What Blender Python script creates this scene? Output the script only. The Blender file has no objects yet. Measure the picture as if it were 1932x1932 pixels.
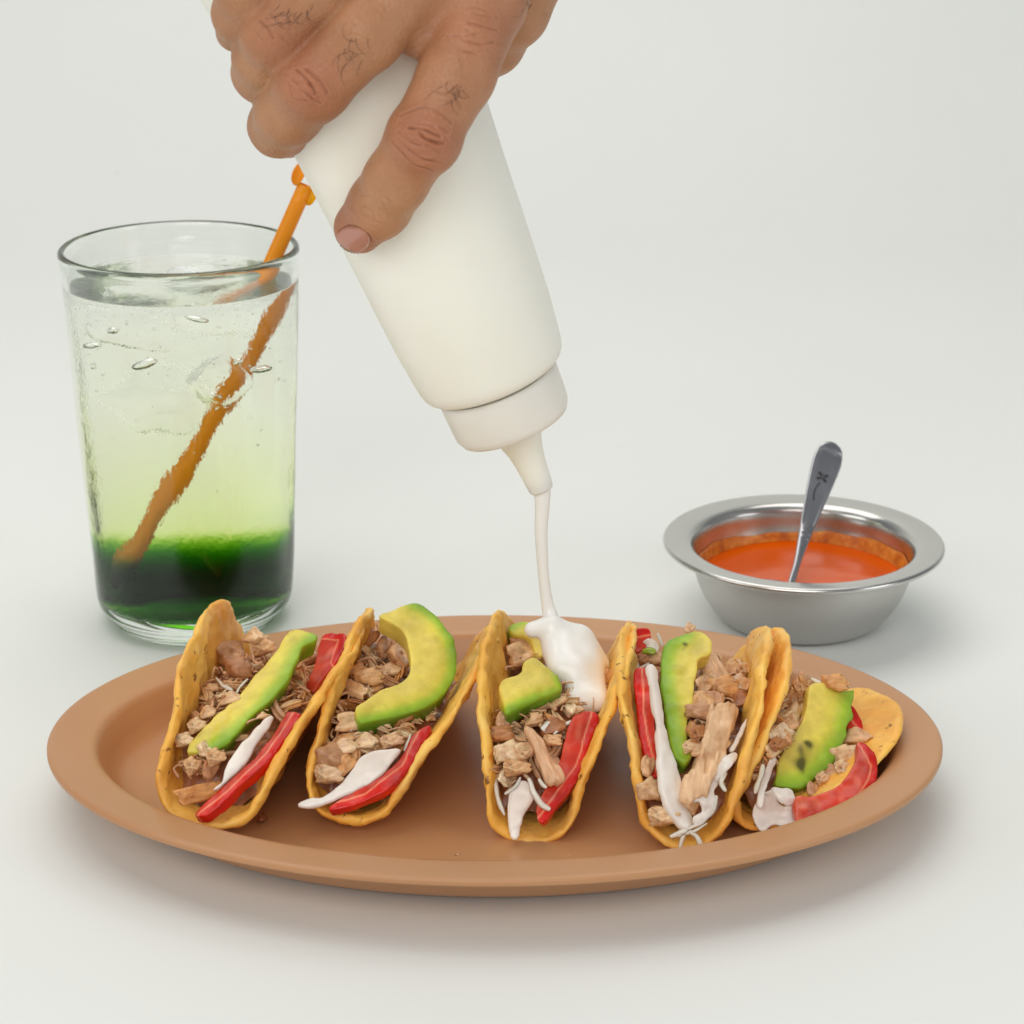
import bpy, bmesh, math, random
import numpy as np
from mathutils import Vector, Matrix
from mathutils.bvhtree import BVHTree

# ------------------------------------------------------------------ camera, world, lights
sc = bpy.context.scene
COL = sc.collection
S = 0.01                                   # the scene is written in centimetres
PITCH = math.radians(19.4)
FPX = 4600.0                               # focal length in pixels of a 1932 px wide picture
CAM = np.array([0.0, -65.3, 32.0])
FW = np.array([0, math.cos(PITCH), -math.sin(PITCH)])
UP = np.array([0, math.sin(PITCH), math.cos(PITCH)])
RT = np.array([1.0, 0, 0])

cd = bpy.data.cameras.new('camera')
cam = bpy.data.objects.new('camera', cd); COL.objects.link(cam)
cam.location = CAM * S
cam.rotation_euler = (math.pi / 2 - PITCH, 0, 0)
cd.sensor_width = 36.0
cd.lens = 36.0 * FPX / 1932.0
cd.clip_start = 0.01; cd.clip_end = 50
cd.dof.use_dof = True
cd.dof.focus_distance = 0.70
cd.dof.aperture_fstop = 26
sc.camera = cam

w = bpy.data.worlds.new('World'); sc.world = w; w.use_nodes = True
bg = w.node_tree.nodes['Background']
bg.inputs[0].default_value = (0.93, 0.97, 1.0, 1); bg.inputs[1].default_value = 0.24

def area(name, loc, target, sx, sy, power, col):
    ld = bpy.data.lights.new(name, 'AREA'); ld.shape = 'RECTANGLE'
    ld.size = sx * S; ld.size_y = sy * S; ld.energy = power; ld.color = col
    o = bpy.data.objects.new(name, ld); COL.objects.link(o)
    o.location = Vector(loc) * S
    o.rotation_euler = (Vector(target) - Vector(loc)).to_track_quat('-Z', 'Y').to_euler()
    return o
area('softbox_overhead', (-14, 30, 110), (0, 14, 0), 130, 100, 8.4, (1.0, 0.97, 0.92))
area('softbox_front', (-24, -130, 86), (0, 8, 10), 120, 70, 9.6, (1.0, 0.98, 0.95))
area('softbox_left', (-110, -45, 60), (0, 4, 3), 70, 60, 2.3, (1.0, 0.98, 0.95))
area('softbox_right', (105, -50, 50), (0, 6, 3), 50, 60, 2.2, (0.96, 0.98, 1.0))

sc.view_settings.view_transform = 'Standard'
sc.view_settings.look = 'None'
sc.view_settings.exposure = 0.02
sc.view_settings.gamma = 1.0
sc.view_settings.use_curve_mapping = False
cy = sc.cycles
cy.use_denoising = True
try: cy.denoiser = 'OPENIMAGEDENOISE'
except Exception: pass
cy.max_bounces = 24; cy.transmission_bounces = 24; cy.transparent_max_bounces = 16
cy.diffuse_bounces = 5; cy.glossy_bounces = 8
cy.sample_clamp_indirect = 6.0
cy.blur_glossy = 0.5

# ------------------------------------------------------------------ helpers
RNG = np.random.default_rng(7)
random.seed(7)

def proj(P):
    d = np.asarray(P, float) - CAM; z = d @ FW
    return np.stack([966 + FPX * (d @ RT) / z, 966 - FPX * (d @ UP) / z], -1)
def ray(px, py):
    r = FW + RT * (px - 966) / FPX + UP * (966 - py) / FPX
    return r / np.linalg.norm(r)
def P(px, py, Y):
    r = ray(px, py); return CAM + r * (Y - CAM[1]) / r[1]
def unit(v):
    v = np.asarray(v, float); return v / np.linalg.norm(v)

def lin(r, g, b):
    def c(x):
        x /= 255.0
        return x / 12.92 if x <= 0.04045 else ((x + 0.055) / 1.055) ** 2.4
    return (c(r), c(g), c(b), 1.0)

def hash3(i, j, k, seed):
    n = (i * 374761393 + j * 668265263 + k * 2147483647 + seed * 974711) & 0xFFFFFFFF
    n = ((n ^ (n >> 13)) * 1274126177) & 0xFFFFFFFF
    n = n ^ (n >> 16)
    return (n & 0xFFFF).astype(np.float32) / 32767.5 - 1.0
def vnoise(p, freq=1.0, seed=0):
    p = np.asarray(p, np.float64) * freq
    i = np.floor(p).astype(np.int64); f = p - i; f = f * f * (3 - 2 * f)
    out = 0
    for a in (0, 1):
        wa = f[..., 0] if a else 1 - f[..., 0]
        for b in (0, 1):
            wb = f[..., 1] if b else 1 - f[..., 1]
            for c in (0, 1):
                wc = f[..., 2] if c else 1 - f[..., 2]
                out = out + wa * wb * wc * hash3(i[..., 0] + a, i[..., 1] + b, i[..., 2] + c, seed)
    return out
def fbm(p, freq=1.0, oct=3, seed=0):
    s = 0; a = 1.0
    for o in range(oct):
        s = s + a * vnoise(p, freq * 2 ** o, seed + o); a *= 0.5
    return s

def surfnet(F, origin, h):
    """naive surface nets: F < 0 is inside"""
    nx, ny, nz = F.shape
    s = F < 0
    cnt = np.zeros((nx - 1, ny - 1, nz - 1), np.int8)
    for a in (0, 1):
        for b in (0, 1):
            for c in (0, 1):
                cnt += s[a:nx - 1 + a, b:ny - 1 + b, c:nz - 1 + c]
    cells = np.argwhere((cnt > 0) & (cnt < 8))
    idx = -np.ones(cnt.shape, np.int64)
    idx[tuple(cells.T)] = np.arange(len(cells))
    acc = np.zeros((len(cells), 3)); num = np.zeros(len(cells))
    ci, cj, ck = cells.T
    corners = [(a, b, c) for a in (0, 1) for b in (0, 1) for c in (0, 1)]
    for p in corners:
        for ax in range(3):
            if p[ax]: continue
            q = list(p); q[ax] = 1
            f0 = F[ci + p[0], cj + p[1], ck + p[2]]; f1 = F[ci + q[0], cj + q[1], ck + q[2]]
            m = (f0 < 0) != (f1 < 0)
            t = np.where(m, f0 / np.where(f0 == f1, 1, f0 - f1), 0)
            pos = np.tile(np.array(p, float), (len(cells), 1)); pos[:, ax] += t
            acc[m] += pos[m]; num[m] += 1
    V = (cells + acc / num[:, None]) * h + np.asarray(origin)
    faces = []
    for ax in range(3):
        sl0 = [slice(None)] * 3; sl1 = [slice(None)] * 3
        sl0[ax] = slice(0, -1); sl1[ax] = slice(1, None)
        a0 = s[tuple(sl0)]; a1 = s[tuple(sl1)]
        e = np.argwhere(a0 != a1)
        u, v = (ax + 1) % 3, (ax + 2) % 3
        ok = (e[:, u] > 0) & (e[:, v] > 0) & (e[:, u] < F.shape[u] - 1) & (e[:, v] < F.shape[v] - 1)
        e = e[ok]
        ins = a0[tuple(e.T)]
        q = []
        for (du, dv) in ((-1, -1), (0, -1), (0, 0), (-1, 0)):
            c = e.copy(); c[:, u] += du; c[:, v] += dv
            q.append(idx[tuple(c.T)])
        q = np.stack(q, 1)
        q[~ins] = q[~ins][:, ::-1]
        faces.append(q)
    return V, np.concatenate(faces)

def mesh_from(name, V, Fc, smooth=True):
    me = bpy.data.meshes.new(name)
    V = np.asarray(V, float) * S
    if isinstance(Fc, np.ndarray):
        n = len(Fc); k = Fc.shape[1]
        me.vertices.add(len(V)); me.vertices.foreach_set('co', V.ravel())
        me.loops.add(n * k); me.loops.foreach_set('vertex_index', Fc.ravel().astype(np.int32))
        me.polygons.add(n); me.polygons.foreach_set('loop_start', np.arange(0, n * k, k, dtype=np.int32))
        me.update(calc_edges=True)
    else:
        me.from_pydata([tuple(v) for v in V], [], Fc)
    me.validate()
    if smooth:
        me.polygons.foreach_set('use_smooth', [True] * len(me.polygons))
    me.update()
    return me
def set_col(me, C, name='tone'):
    a = me.color_attributes.new(name, 'FLOAT_COLOR', 'POINT')
    C = np.asarray(C, float)
    if C.shape[1] == 3: C = np.hstack([C, np.ones((len(C), 1))])
    a.data.foreach_set('color', C.ravel())
def obj(name, me, mat=None, parent=None, label=None, cat=None, group=None, kind=None):
    o = bpy.data.objects.new(name, me); COL.objects.link(o)
    if mat is not None and me is not None and not me.materials: me.materials.append(mat)
    if parent is not None: o.parent = parent
    tag(o, label, cat, group, kind)
    return o
def tag(o, label=None, cat=None, group=None, kind=None):
    for k, v in (('label', label), ('category', cat), ('group', group), ('kind', kind)):
        if v: o[k] = v
def thing(name, label, cat, group=None):
    o = bpy.data.objects.new(name, None); COL.objects.link(o); o.empty_display_size = 0.01
    tag(o, label, cat, group); return o

def lathe(prof, n=96, wob=None):
    """profile [(r,z)] about the z axis, closed at axis points when r == 0"""
    V = []; Fc = []
    th = np.linspace(0, 2 * np.pi, n, endpoint=False)
    rings = []
    for (r, z) in prof:
        if r < 1e-6:
            rings.append([len(V)]); V.append((0, 0, z))
        else:
            st = len(V)
            for t in th:
                rr = r if wob is None else r + wob(t, r, z)
                V.append((rr * math.cos(t), rr * math.sin(t), z))
            rings.append(list(range(st, st + n)))
    for a, b in zip(rings[:-1], rings[1:]):
        if len(a) == 1 and len(b) == 1: continue
        for i in range(n):
            j = (i + 1) % n
            if len(a) == 1: Fc.append((a[0], b[j], b[i]))
            elif len(b) == 1: Fc.append((a[i], a[j], b[0]))
            else: Fc.append((a[i], a[j], b[j], b[i]))
    return np.array(V, float), Fc
def smooth_prof(pts, sub=6):
    p = np.array(pts, float); out = []
    for i in range(len(p) - 1):
        p0 = p[max(i - 1, 0)]; p1 = p[i]; p2 = p[i + 1]; p3 = p[min(i + 2, len(p) - 1)]
        for t in np.linspace(0, 1, sub, endpoint=False):
            out.append(0.5 * (2 * p1 + (p2 - p0) * t + (2 * p0 - 5 * p1 + 4 * p2 - p3) * t * t + (3 * p1 - p0 - 3 * p2 + p3) * t ** 3))
    out.append(p[-1]); return np.array(out)
def closed_curve(pts, n=90):
    p = np.array(pts, float); out = []; k = len(p); sub = max(3, n // k)
    for i in range(k):
        p0, p1, p2, p3 = p[i - 1], p[i], p[(i + 1) % k], p[(i + 2) % k]
        for t in np.linspace(0, 1, sub, endpoint=False):
            out.append(0.5 * (2 * p1 + (p2 - p0) * t + (2 * p0 - 5 * p1 + 4 * p2 - p3) * t * t + (3 * p1 - p0 - 3 * p2 + p3) * t ** 3))
    return np.array(out)
def tube(pts, rad, n=10, caps=True, flat=None):
    pts = np.asarray(pts, float); m = len(pts)
    rad = np.broadcast_to(np.asarray(rad, float), (m,))
    tg = np.gradient(pts, axis=0); tg /= np.linalg.norm(tg, axis=1)[:, None] + 1e-9
    ref = np.array([0, -0.9, 0.4]) if flat is None else np.asarray(flat[0], float)
    V = []; Fc = []
    for i in range(m):
        a = np.cross(tg[i], ref); a /= np.linalg.norm(a) + 1e-9
        b = np.cross(a, tg[i])
        sq = 1.0 if flat is None else flat[1]
        for k in range(n):
            t = 2 * math.pi * k / n
            V.append(pts[i] + rad[i] * (a * math.cos(t) + b * math.sin(t) * sq))
    for i in range(m - 1):
        for k in range(n):
            k2 = (k + 1) % n
            Fc.append((i * n + k, i * n + k2, (i + 1) * n + k2, (i + 1) * n + k))
    if caps:
        Fc.append(tuple(range(n))[::-1]); Fc.append(tuple((m - 1) * n + k for k in range(n)))
    return np.array(V), Fc

def fixn(me):
    bm = bmesh.new(); bm.from_mesh(me); bmesh.ops.recalc_face_normals(bm, faces=bm.faces); bm.to_mesh(me); bm.free()

# ------------------------------------------------------------------ materials
def mat(name):
    m = bpy.data.materials.new(name); m.use_nodes = True
    nt = m.node_tree; b = nt.nodes['Principled BSDF']
    return m, nt, b
def N(nt, typ, **kw):
    n = nt.nodes.new(typ)
    for k, v in kw.items():
        if k.startswith('i_'): n.inputs[k[2:].replace('_', ' ')].default_value = v
        else: setattr(n, k, v)
    return n
def noise(nt, scale, detail=4, rough=0.55, vec=None, dist=0.0):
    n = N(nt, 'ShaderNodeTexNoise'); n.inputs['Scale'].default_value = scale
    n.inputs['Detail'].default_value = detail; n.inputs['Roughness'].default_value = rough
    n.inputs['Distortion'].default_value = dist
    if vec is not None: nt.links.new(vec, n.inputs['Vector'])
    return n
def ramp(nt, fac, stops, interp='LINEAR'):
    r = N(nt, 'ShaderNodeValToRGB'); r.color_ramp.interpolation = interp
    e = r.color_ramp.elements
    while len(e) < len(stops): e.new(0.5)
    for el, (p, c) in zip(e, stops):
        el.position = p; el.color = c if len(c) == 4 else (*c, 1)
    nt.links.new(fac, r.inputs[0]); return r
def mix(nt, fac, a, b, blend='MIX'):
    m = N(nt, 'ShaderNodeMix', data_type='RGBA', blend_type=blend)
    for sock, v in ((m.inputs[0], fac), (m.inputs[6], a), (m.inputs[7], b)):
        if hasattr(v, 'is_linked') or isinstance(v, bpy.types.NodeSocket): nt.links.new(v, sock)
        else: sock.default_value = v
    return m.outputs[2]
def bump(nt, b, h, strength, dist):
    n = N(nt, 'ShaderNodeBump'); n.inputs['Strength'].default_value = strength
    n.inputs['Distance'].default_value = dist * S
    nt.links.new(h, n.inputs['Height']); nt.links.new(n.outputs[0], b.inputs['Normal']); return n
def coords(nt, which='Object'):
    return N(nt, 'ShaderNodeTexCoord').outputs[which]
def sss(b, weight, radius, scale=1.0):
    b.inputs['Subsurface Weight'].default_value = weight
    b.inputs['Subsurface Radius'].default_value = tuple(radius)
    b.inputs['Subsurface Scale'].default_value = scale * S

def m_backdrop():
    m, nt, b = mat('white_backdrop'); co = coords(nt)
    n = noise(nt, 3, 3, vec=co)
    c = ramp(nt, n.outputs[0], [(0.3, (0.785, 0.80, 0.77)), (0.7, (0.81, 0.825, 0.80))])
    n2 = noise(nt, 160, 2, vec=co)
    sp = ramp(nt, n2.outputs[0], [(0.205, (0.5, 0.5, 0.5)), (0.225, (1, 1, 1))])
    nt.links.new(mix(nt, 1.0, c.outputs[0], sp.outputs[0], 'MULTIPLY'), b.inputs['Base Color'])
    b.inputs['Roughness'].default_value = 0.5
    b.inputs['Specular IOR Level'].default_value = 0.25
    n3 = noise(nt, 900, 2, vec=co); bump(nt, b, n3.outputs[0], 0.08, 0.02)
    return m
def m_plate():
    m, nt, b = mat('tan_plastic'); co = coords(nt)
    n = noise(nt, 12, 3, vec=co)
    c = ramp(nt, n.outputs[0], [(0.3, lin(184, 133, 91)), (0.7, lin(192, 142, 99))])
    n4 = noise(nt, 420, 2, vec=co)
    sp = ramp(nt, n4.outputs[0], [(0.76, (0, 0, 0)), (0.80, (1, 1, 1))])
    nt.links.new(mix(nt, sp.outputs[0], c.outputs[0], lin(214, 170, 134)), b.inputs['Base Color'])
    n2 = noise(nt, 30, 4, vec=co)
    r = ramp(nt, n2.outputs[0], [(0.3, (0.30,) * 3), (0.7, (0.40,) * 3)])
    nt.links.new(r.outputs[0], b.inputs['Roughness'])
    n3 = noise(nt, 260, 2, vec=co); bump(nt, b, n3.outputs[0], 0.06, 0.03)
    return m
def m_tortilla():
    m, nt, b = mat('fried_corn_tortilla'); co = coords(nt)
    a = N(nt, 'ShaderNodeVertexColor', layer_name='tone')
    n = noise(nt, 55, 5, 0.6, co)
    c = ramp(nt, n.outputs[0], [(0.25, lin(234, 162, 56)), (0.5, lin(248, 190, 84)), (0.75, lin(252, 212, 120))])
    n5 = noise(nt, 38, 5, 0.65, co)
    toast = ramp(nt, n5.outputs[0], [(0.46, (0, 0, 0)), (0.70, (0.6,) * 3)])
    c1 = mix(nt, toast.outputs[0], c.outputs[0], lin(204, 122, 38))
    n2 = noise(nt, 330, 2, 0.5, co)
    sp = ramp(nt, n2.outputs[0], [(0.66, (0, 0, 0)), (0.73, (0.9, 0.9, 0.9))])
    c2 = mix(nt, sp.outputs[0], c1, lin(120, 72, 30))
    c3 = mix(nt, 1.0, c2, a.outputs[0], 'MULTIPLY')
    nt.links.new(c3, b.inputs['Base Color'])
    b.inputs['Roughness'].default_value = 0.48
    sss(b, 0.18, (1.0, 0.5, 0.15), 0.15)
    n3 = noise(nt, 110, 5, 0.6, co); bump(nt, b, n3.outputs[0], 0.8, 0.10)
    return m
def m_meat(name, cols, rough=0.30, scl=(60, 330, 330)):
    m, nt, b = mat(name); co = coords(nt)
    mp = N(nt, 'ShaderNodeMapping'); mp.inputs['Scale'].default_value = scl
    nt.links.new(co, mp.inputs[0])
    n = noise(nt, 1.0, 4, 0.6, mp.outputs[0])
    oi = N(nt, 'ShaderNodeObjectInfo')
    c = ramp(nt, oi.outputs['Random'], [(i / (len(cols) - 1), x) for i, x in enumerate(cols)])
    d = ramp(nt, n.outputs[0], [(0.3, (0.78, 0.72, 0.66)), (0.62, (1.12, 1.11, 1.10))])
    n2 = noise(nt, 140, 3, 0.5, co)
    d2 = ramp(nt, n2.outputs[0], [(0.30, (0.72, 0.56, 0.42)), (0.48, (1, 1, 1)), (0.75, (1.12, 1.12, 1.12))])
    nt.links.new(mix(nt, 1.0, mix(nt, 1.0, c.outputs[0], d.outputs[0], 'MULTIPLY'), d2.outputs[0], 'MULTIPLY'), b.inputs['Base Color'])
    b.inputs['Roughness'].default_value = rough
    sss(b, 0.30, (1.0, 0.5, 0.3), 0.15)
    bump(nt, b, n.outputs[0], 0.7, 0.05)
    return m
def m_tone(name, rough, spec=0.5, ss=(0.3, (1, .6, .3), .2), bsc=150, bst=0.3, var=0.12, speck=None):
    """colour from the piece's own vertex colours with fine grain"""
    m, nt, b = mat(name); co = coords(nt)
    a = N(nt, 'ShaderNodeVertexColor', layer_name='tone')
    n = noise(nt, bsc * 0.5, 4, 0.6, co)
    d = ramp(nt, n.outputs[0], [(0.3, (1 - var,) * 3), (0.7, (1 + var,) * 3)])
    c = mix(nt, 1.0, a.outputs[0], d.outputs[0], 'MULTIPLY')
    if speck:
        n2 = noise(nt, speck[0], 2, 0.5, co)
        s2 = ramp(nt, n2.outputs[0], [(speck[1], (0, 0, 0)), (speck[1] + 0.03, (1, 1, 1))])
        c = mix(nt, s2.outputs[0], c, speck[2])
    nt.links.new(c, b.inputs['Base Color'])
    b.inputs['Roughness'].default_value = rough
    b.inputs['Specular IOR Level'].default_value = spec
    sss(b, *ss)
    n3 = noise(nt, bsc, 3, 0.55, co); bump(nt, b, n3.outputs[0], bst, 0.05)
    return m
def m_plain(name, col, rough, ss=None, spec=0.5, bsc=None, bst=0.1, trans=0.0):
    m, nt, b = mat(name); co = coords(nt)
    n = noise(nt, 25, 3, 0.5, co)
    c = ramp(nt, n.outputs[0], [(0.3, tuple(x * 0.95 for x in col[:3])), (0.7, tuple(min(1, x * 1.03) for x in col[:3]))])
    nt.links.new(c.outputs[0], b.inputs['Base Color'])
    b.inputs['Roughness'].default_value = rough
    b.inputs['Specular IOR Level'].default_value = spec
    if ss: sss(b, *ss)
    if bsc:
        n3 = noise(nt, bsc, 3, 0.5, co); bump(nt, b, n3.outputs[0], bst, 0.03)
    if trans: b.inputs['Transmission Weight'].default_value = trans
    return m
def m_steel(name, rough=0.22, col=(0.60, 0.59, 0.57), stain=None):
    m, nt, b = mat(name); co = coords(nt)
    b.inputs['Metallic'].default_value = 1.0
    n = noise(nt, 60, 4, 0.5, co)
    r = ramp(nt, n.outputs[0], [(0.3, (rough * 0.85,) * 3), (0.7, (rough * 1.25,) * 3)])
    nt.links.new(r.outputs[0], b.inputs['Roughness'])
    b.inputs['Base Color'].default_value = (*col, 1)
    mp = N(nt, 'ShaderNodeMapping'); mp.inputs['Scale'].default_value = (30, 30, 1500)
    nt.links.new(co, mp.inputs[0])
    n2 = noise(nt, 1.0, 2, 0.5, mp.outputs[0]); bump(nt, b, n2.outputs[0], 0.012, 0.01)
    return m
def m_skin():
    m, nt, b = mat('skin'); co = coords(nt)
    a = N(nt, 'ShaderNodeVertexColor', layer_name='tone')
    n = noise(nt, 90, 5, 0.6, co)
    d = ramp(nt, n.outputs[0], [(0.3, (0.90, 0.87, 0.85)), (0.7, (1.08, 1.07, 1.06))])
    n2 = noise(nt, 300, 3, 0.6, co)
    sp = ramp(nt, n2.outputs[0], [(0.26, (0.88, 0.84, 0.80)), (0.36, (1, 1, 1))])
    c = mix(nt, 1.0, mix(nt, 1.0, a.outputs[0], d.outputs[0], 'MULTIPLY'), sp.outputs[0], 'MULTIPLY')
    nt.links.new(c, b.inputs['Base Color'])
    b.inputs['Roughness'].default_value = 0.46
    b.inputs['Specular IOR Level'].default_value = 0.42
    sss(b, 0.22, (1.0, 0.35, 0.18), 0.28)
    v = N(nt, 'ShaderNodeTexVoronoi'); v.inputs['Scale'].default_value = 900; nt.links.new(co, v.inputs['Vector'])
    n3 = noise(nt, 350, 4, 0.65, co)
    ad = N(nt, 'ShaderNodeMath', operation='ADD'); nt.links.new(v.outputs['Distance'], ad.inputs[0]); nt.links.new(n3.outputs[0], ad.inputs[1])
    bump(nt, b, ad.outputs[0], 0.5, 0.03)
    return m

M = {}
M['backdrop'] = m_backdrop(); M['plate'] = m_plate(); M['tortilla'] = m_tortilla()
M['chicken'] = m_meat('cooked_chicken', [lin(232, 194, 150), lin(180, 116, 64), lin(238, 206, 164), lin(216, 162, 106), lin(244, 222, 188), lin(216, 150, 76), lin(230, 192, 152), lin(168, 104, 58), lin(240, 212, 172), lin(228, 186, 140)])
M['pale_chicken'] = m_meat('pale_chicken', [lin(222, 184, 144), lin(206, 160, 122)])
M['strip_chicken'] = m_meat('torn_chicken', [lin(226, 190, 150), lin(214, 170, 132)], 0.36, (340, 90, 90))
M['bed'] = m_meat('meat_bed', [lin(160, 104, 70), lin(150, 96, 62)])
M['avocado'] = m_tone('avocado_flesh', 0.40, 0.42, (0.15, (1, .9, .2), .12), 190, 0.5, 0.16, (330, 0.76, lin(70, 62, 20)))
M['tomato'] = m_tone('tomato_flesh', 0.26, 0.45, (0.10, (1, .15, .08), .12), 170, 0.30, 0.28)
M['onion'] = m_tone('onion_flesh', 0.26, 0.5, (0.4, (1, 1, .9), .2), 120, 0.3, 0.07)
M['cream'] = m_plain('sour_cream', lin(251, 249, 243), 0.24, (0.15, (1, .97, .9), .2))
M['bottle'] = m_plain('ivory_plastic', lin(254, 250, 236), 0.42, (0.5, (1, .9, .7), .5), 0.35, 300, 0.03)
M['cap'] = m_plain('frosted_cap_plastic', lin(240, 236, 226), 0.38, (0.6, (1, .97, .9), .6), 0.4)
M['skin'] = m_skin()
M['nail'] = m_plain('fingernail', lin(190, 134, 116), 0.24, (0.3, (1, .5, .4), .15), 0.5)
M['hair'] = m_plain('dark_hair', lin(52, 36, 28), 0.5)
M['steel'] = m_steel('brushed_steel', 0.20); M['spoon'] = m_steel('spoon_steel', 0.26, (0.42, 0.42, 0.44))
M['engrave'] = m_plain('engraved_line', lin(52, 52, 56), 0.5)
M['salsa'] = m_plain('red_salsa', lin(214, 84, 0), 0.13, (0.15, (1, .4, .05), .12), 0.25, 200, 0.03)

# ------------------------------------------------------------------ setting: seamless white sweep
def build_backdrop():
    xs = np.linspace(-160, 160, 21)
    prof = [(-150.0, 0.0), (-60, 0), (0, 0), (45, 0), (70, 0)]
    for t in np.linspace(0, math.pi / 2, 14)[1:]:
        prof.append((70 + 40 * math.sin(t), 40 - 40 * math.cos(t)))
    prof += [(110, 80), (110, 150)]
    V = [(x, y, z) for (y, z) in prof for x in xs]; k = len(xs)
    Fc = [(i * k + j, i * k + j + 1, (i + 1) * k + j + 1, (i + 1) * k + j) for i in range(len(prof) - 1) for j in range(k - 1)]
    obj('backdrop', mesh_from('backdrop', V, Fc), M['backdrop'], kind='structure', label='seamless off-white paper sweep under and behind everything')
build_backdrop()

# ------------------------------------------------------------------ plate
PX, PY, PA, PB = -0.5, 0.36, 13.12, 9.27
def build_plate():
    # offset inwards from the outer oval, height
    prof = [(0.02, 1.83), (0.0, 1.88), (0.0, 1.96), (0.03, 2.005), (0.08, 2.03), (0.16, 2.035), (0.25, 2.03), (0.7, 1.99), (1.15, 1.95), (1.30, 1.93), (1.40, 1.87), (1.50, 1.74),
            (1.75, 1.25), (1.95, 0.92), (2.2, 0.72), (2.6, 0.60), (3.2, 0.555), (4.5, 0.54), (6.5, 0.53), (9.3, 0.52)]
    under = [(0.02, 1.83), (0.07, 1.80), (0.25, 1.80), (0.8, 1.79), (1.25, 1.68), (1.6, 1.1), (1.95, 0.55), (2.3, 0.30), (2.6, 0.16), (2.9, 0.05), (3.3, 0.02), (3.6, 0.12), (4.5, 0.22), (9.3, 0.22)]
    n = 160; th = np.linspace(0, 2 * np.pi, n, endpoint=False)
    def ringpts(off, z):
        # offset curve of the oval
        c, s_ = np.cos(th), np.sin(th)
        nx, ny = c / PA, s_ / PB; l = np.hypot(nx, ny)
        x = PA * c - nx / l * off; y = PB * s_ - ny / l * off
        if off > 3.0:
            x = c * (PA - off); y = s_ * max(PB - off, 0.05)
        return np.stack([x + PX, y + PY, np.full(n, z)], 1)
    V = []; Fc = []
    seq = [ringpts(o, z) for (o, z) in under[::-1]] + [ringpts(o, z) for (o, z) in prof[1:]]
    V = np.concatenate(seq)
    for i in range(len(seq) - 1):
        for j in range(n):
            k = (j + 1) % n
            Fc.append((i * n + j, i * n + k, (i + 1) * n + k, (i + 1) * n + j))
    Fc.append(tuple(range(n))[::-1]); L = (len(seq) - 1) * n
    Fc.append(tuple(L + j for j in range(n)))
    o = obj('serving_plate', mesh_from('serving_plate', V, Fc), M['plate'], label='oval tan plastic serving plate with a wide flat rim', cat='plate')
    return o
build_plate()
FLOOR = 0.56

# ------------------------------------------------------------------ tacos
# X, Y, yaw, tortilla radius, fold radius, left wall angle, right wall angle, pitch, stretch (measured)
TACO = [
    (-7.745, 1.401, -0.131, 5.376, 1.449, 1.612, 1.030, -0.060, 1.013),
    (-3.815, 1.532, -0.132, 5.174, 1.397, 1.817, 1.003, -0.039, 0.990),
    (1.073, 1.153, -0.127, 5.053, 1.167, 1.392, 1.177, 0.035, 0.991),
    (5.300, 0.498, -0.098, 5.108, 1.330, 1.341, 1.317, -0.003, 0.991),
    (6.93, 0.775, -0.007, 4.90, 0.649, 2.084, 0.375, -0.023, 0.901)]
ZB = 0.70
def sect(v, rb, aL, aR):
    a = np.where(v < 0, aL, aR); t = np.minimum(np.abs(v), rb * a); th = t / rb
    x = rb * np.sin(th); z = rb * (1 - np.cos(th)); rest = np.abs(v) - t
    return np.sign(v) * (x + rest * np.cos(a)), z + rest * np.sin(a)
def to_world(p, L):
    X, Y, yaw, R, rb, aL, aR, pit, ex = p
    x, u, z = L[..., 0], L[..., 1], L[..., 2]
    y = u * math.cos(pit) - z * math.sin(pit); z2 = u * math.sin(pit) + z * math.cos(pit)
    return np.stack([x * math.cos(yaw) - y * math.sin(yaw) + X, x * math.sin(yaw) + y * math.cos(yaw) + Y, z2 + ZB], -1)
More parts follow.
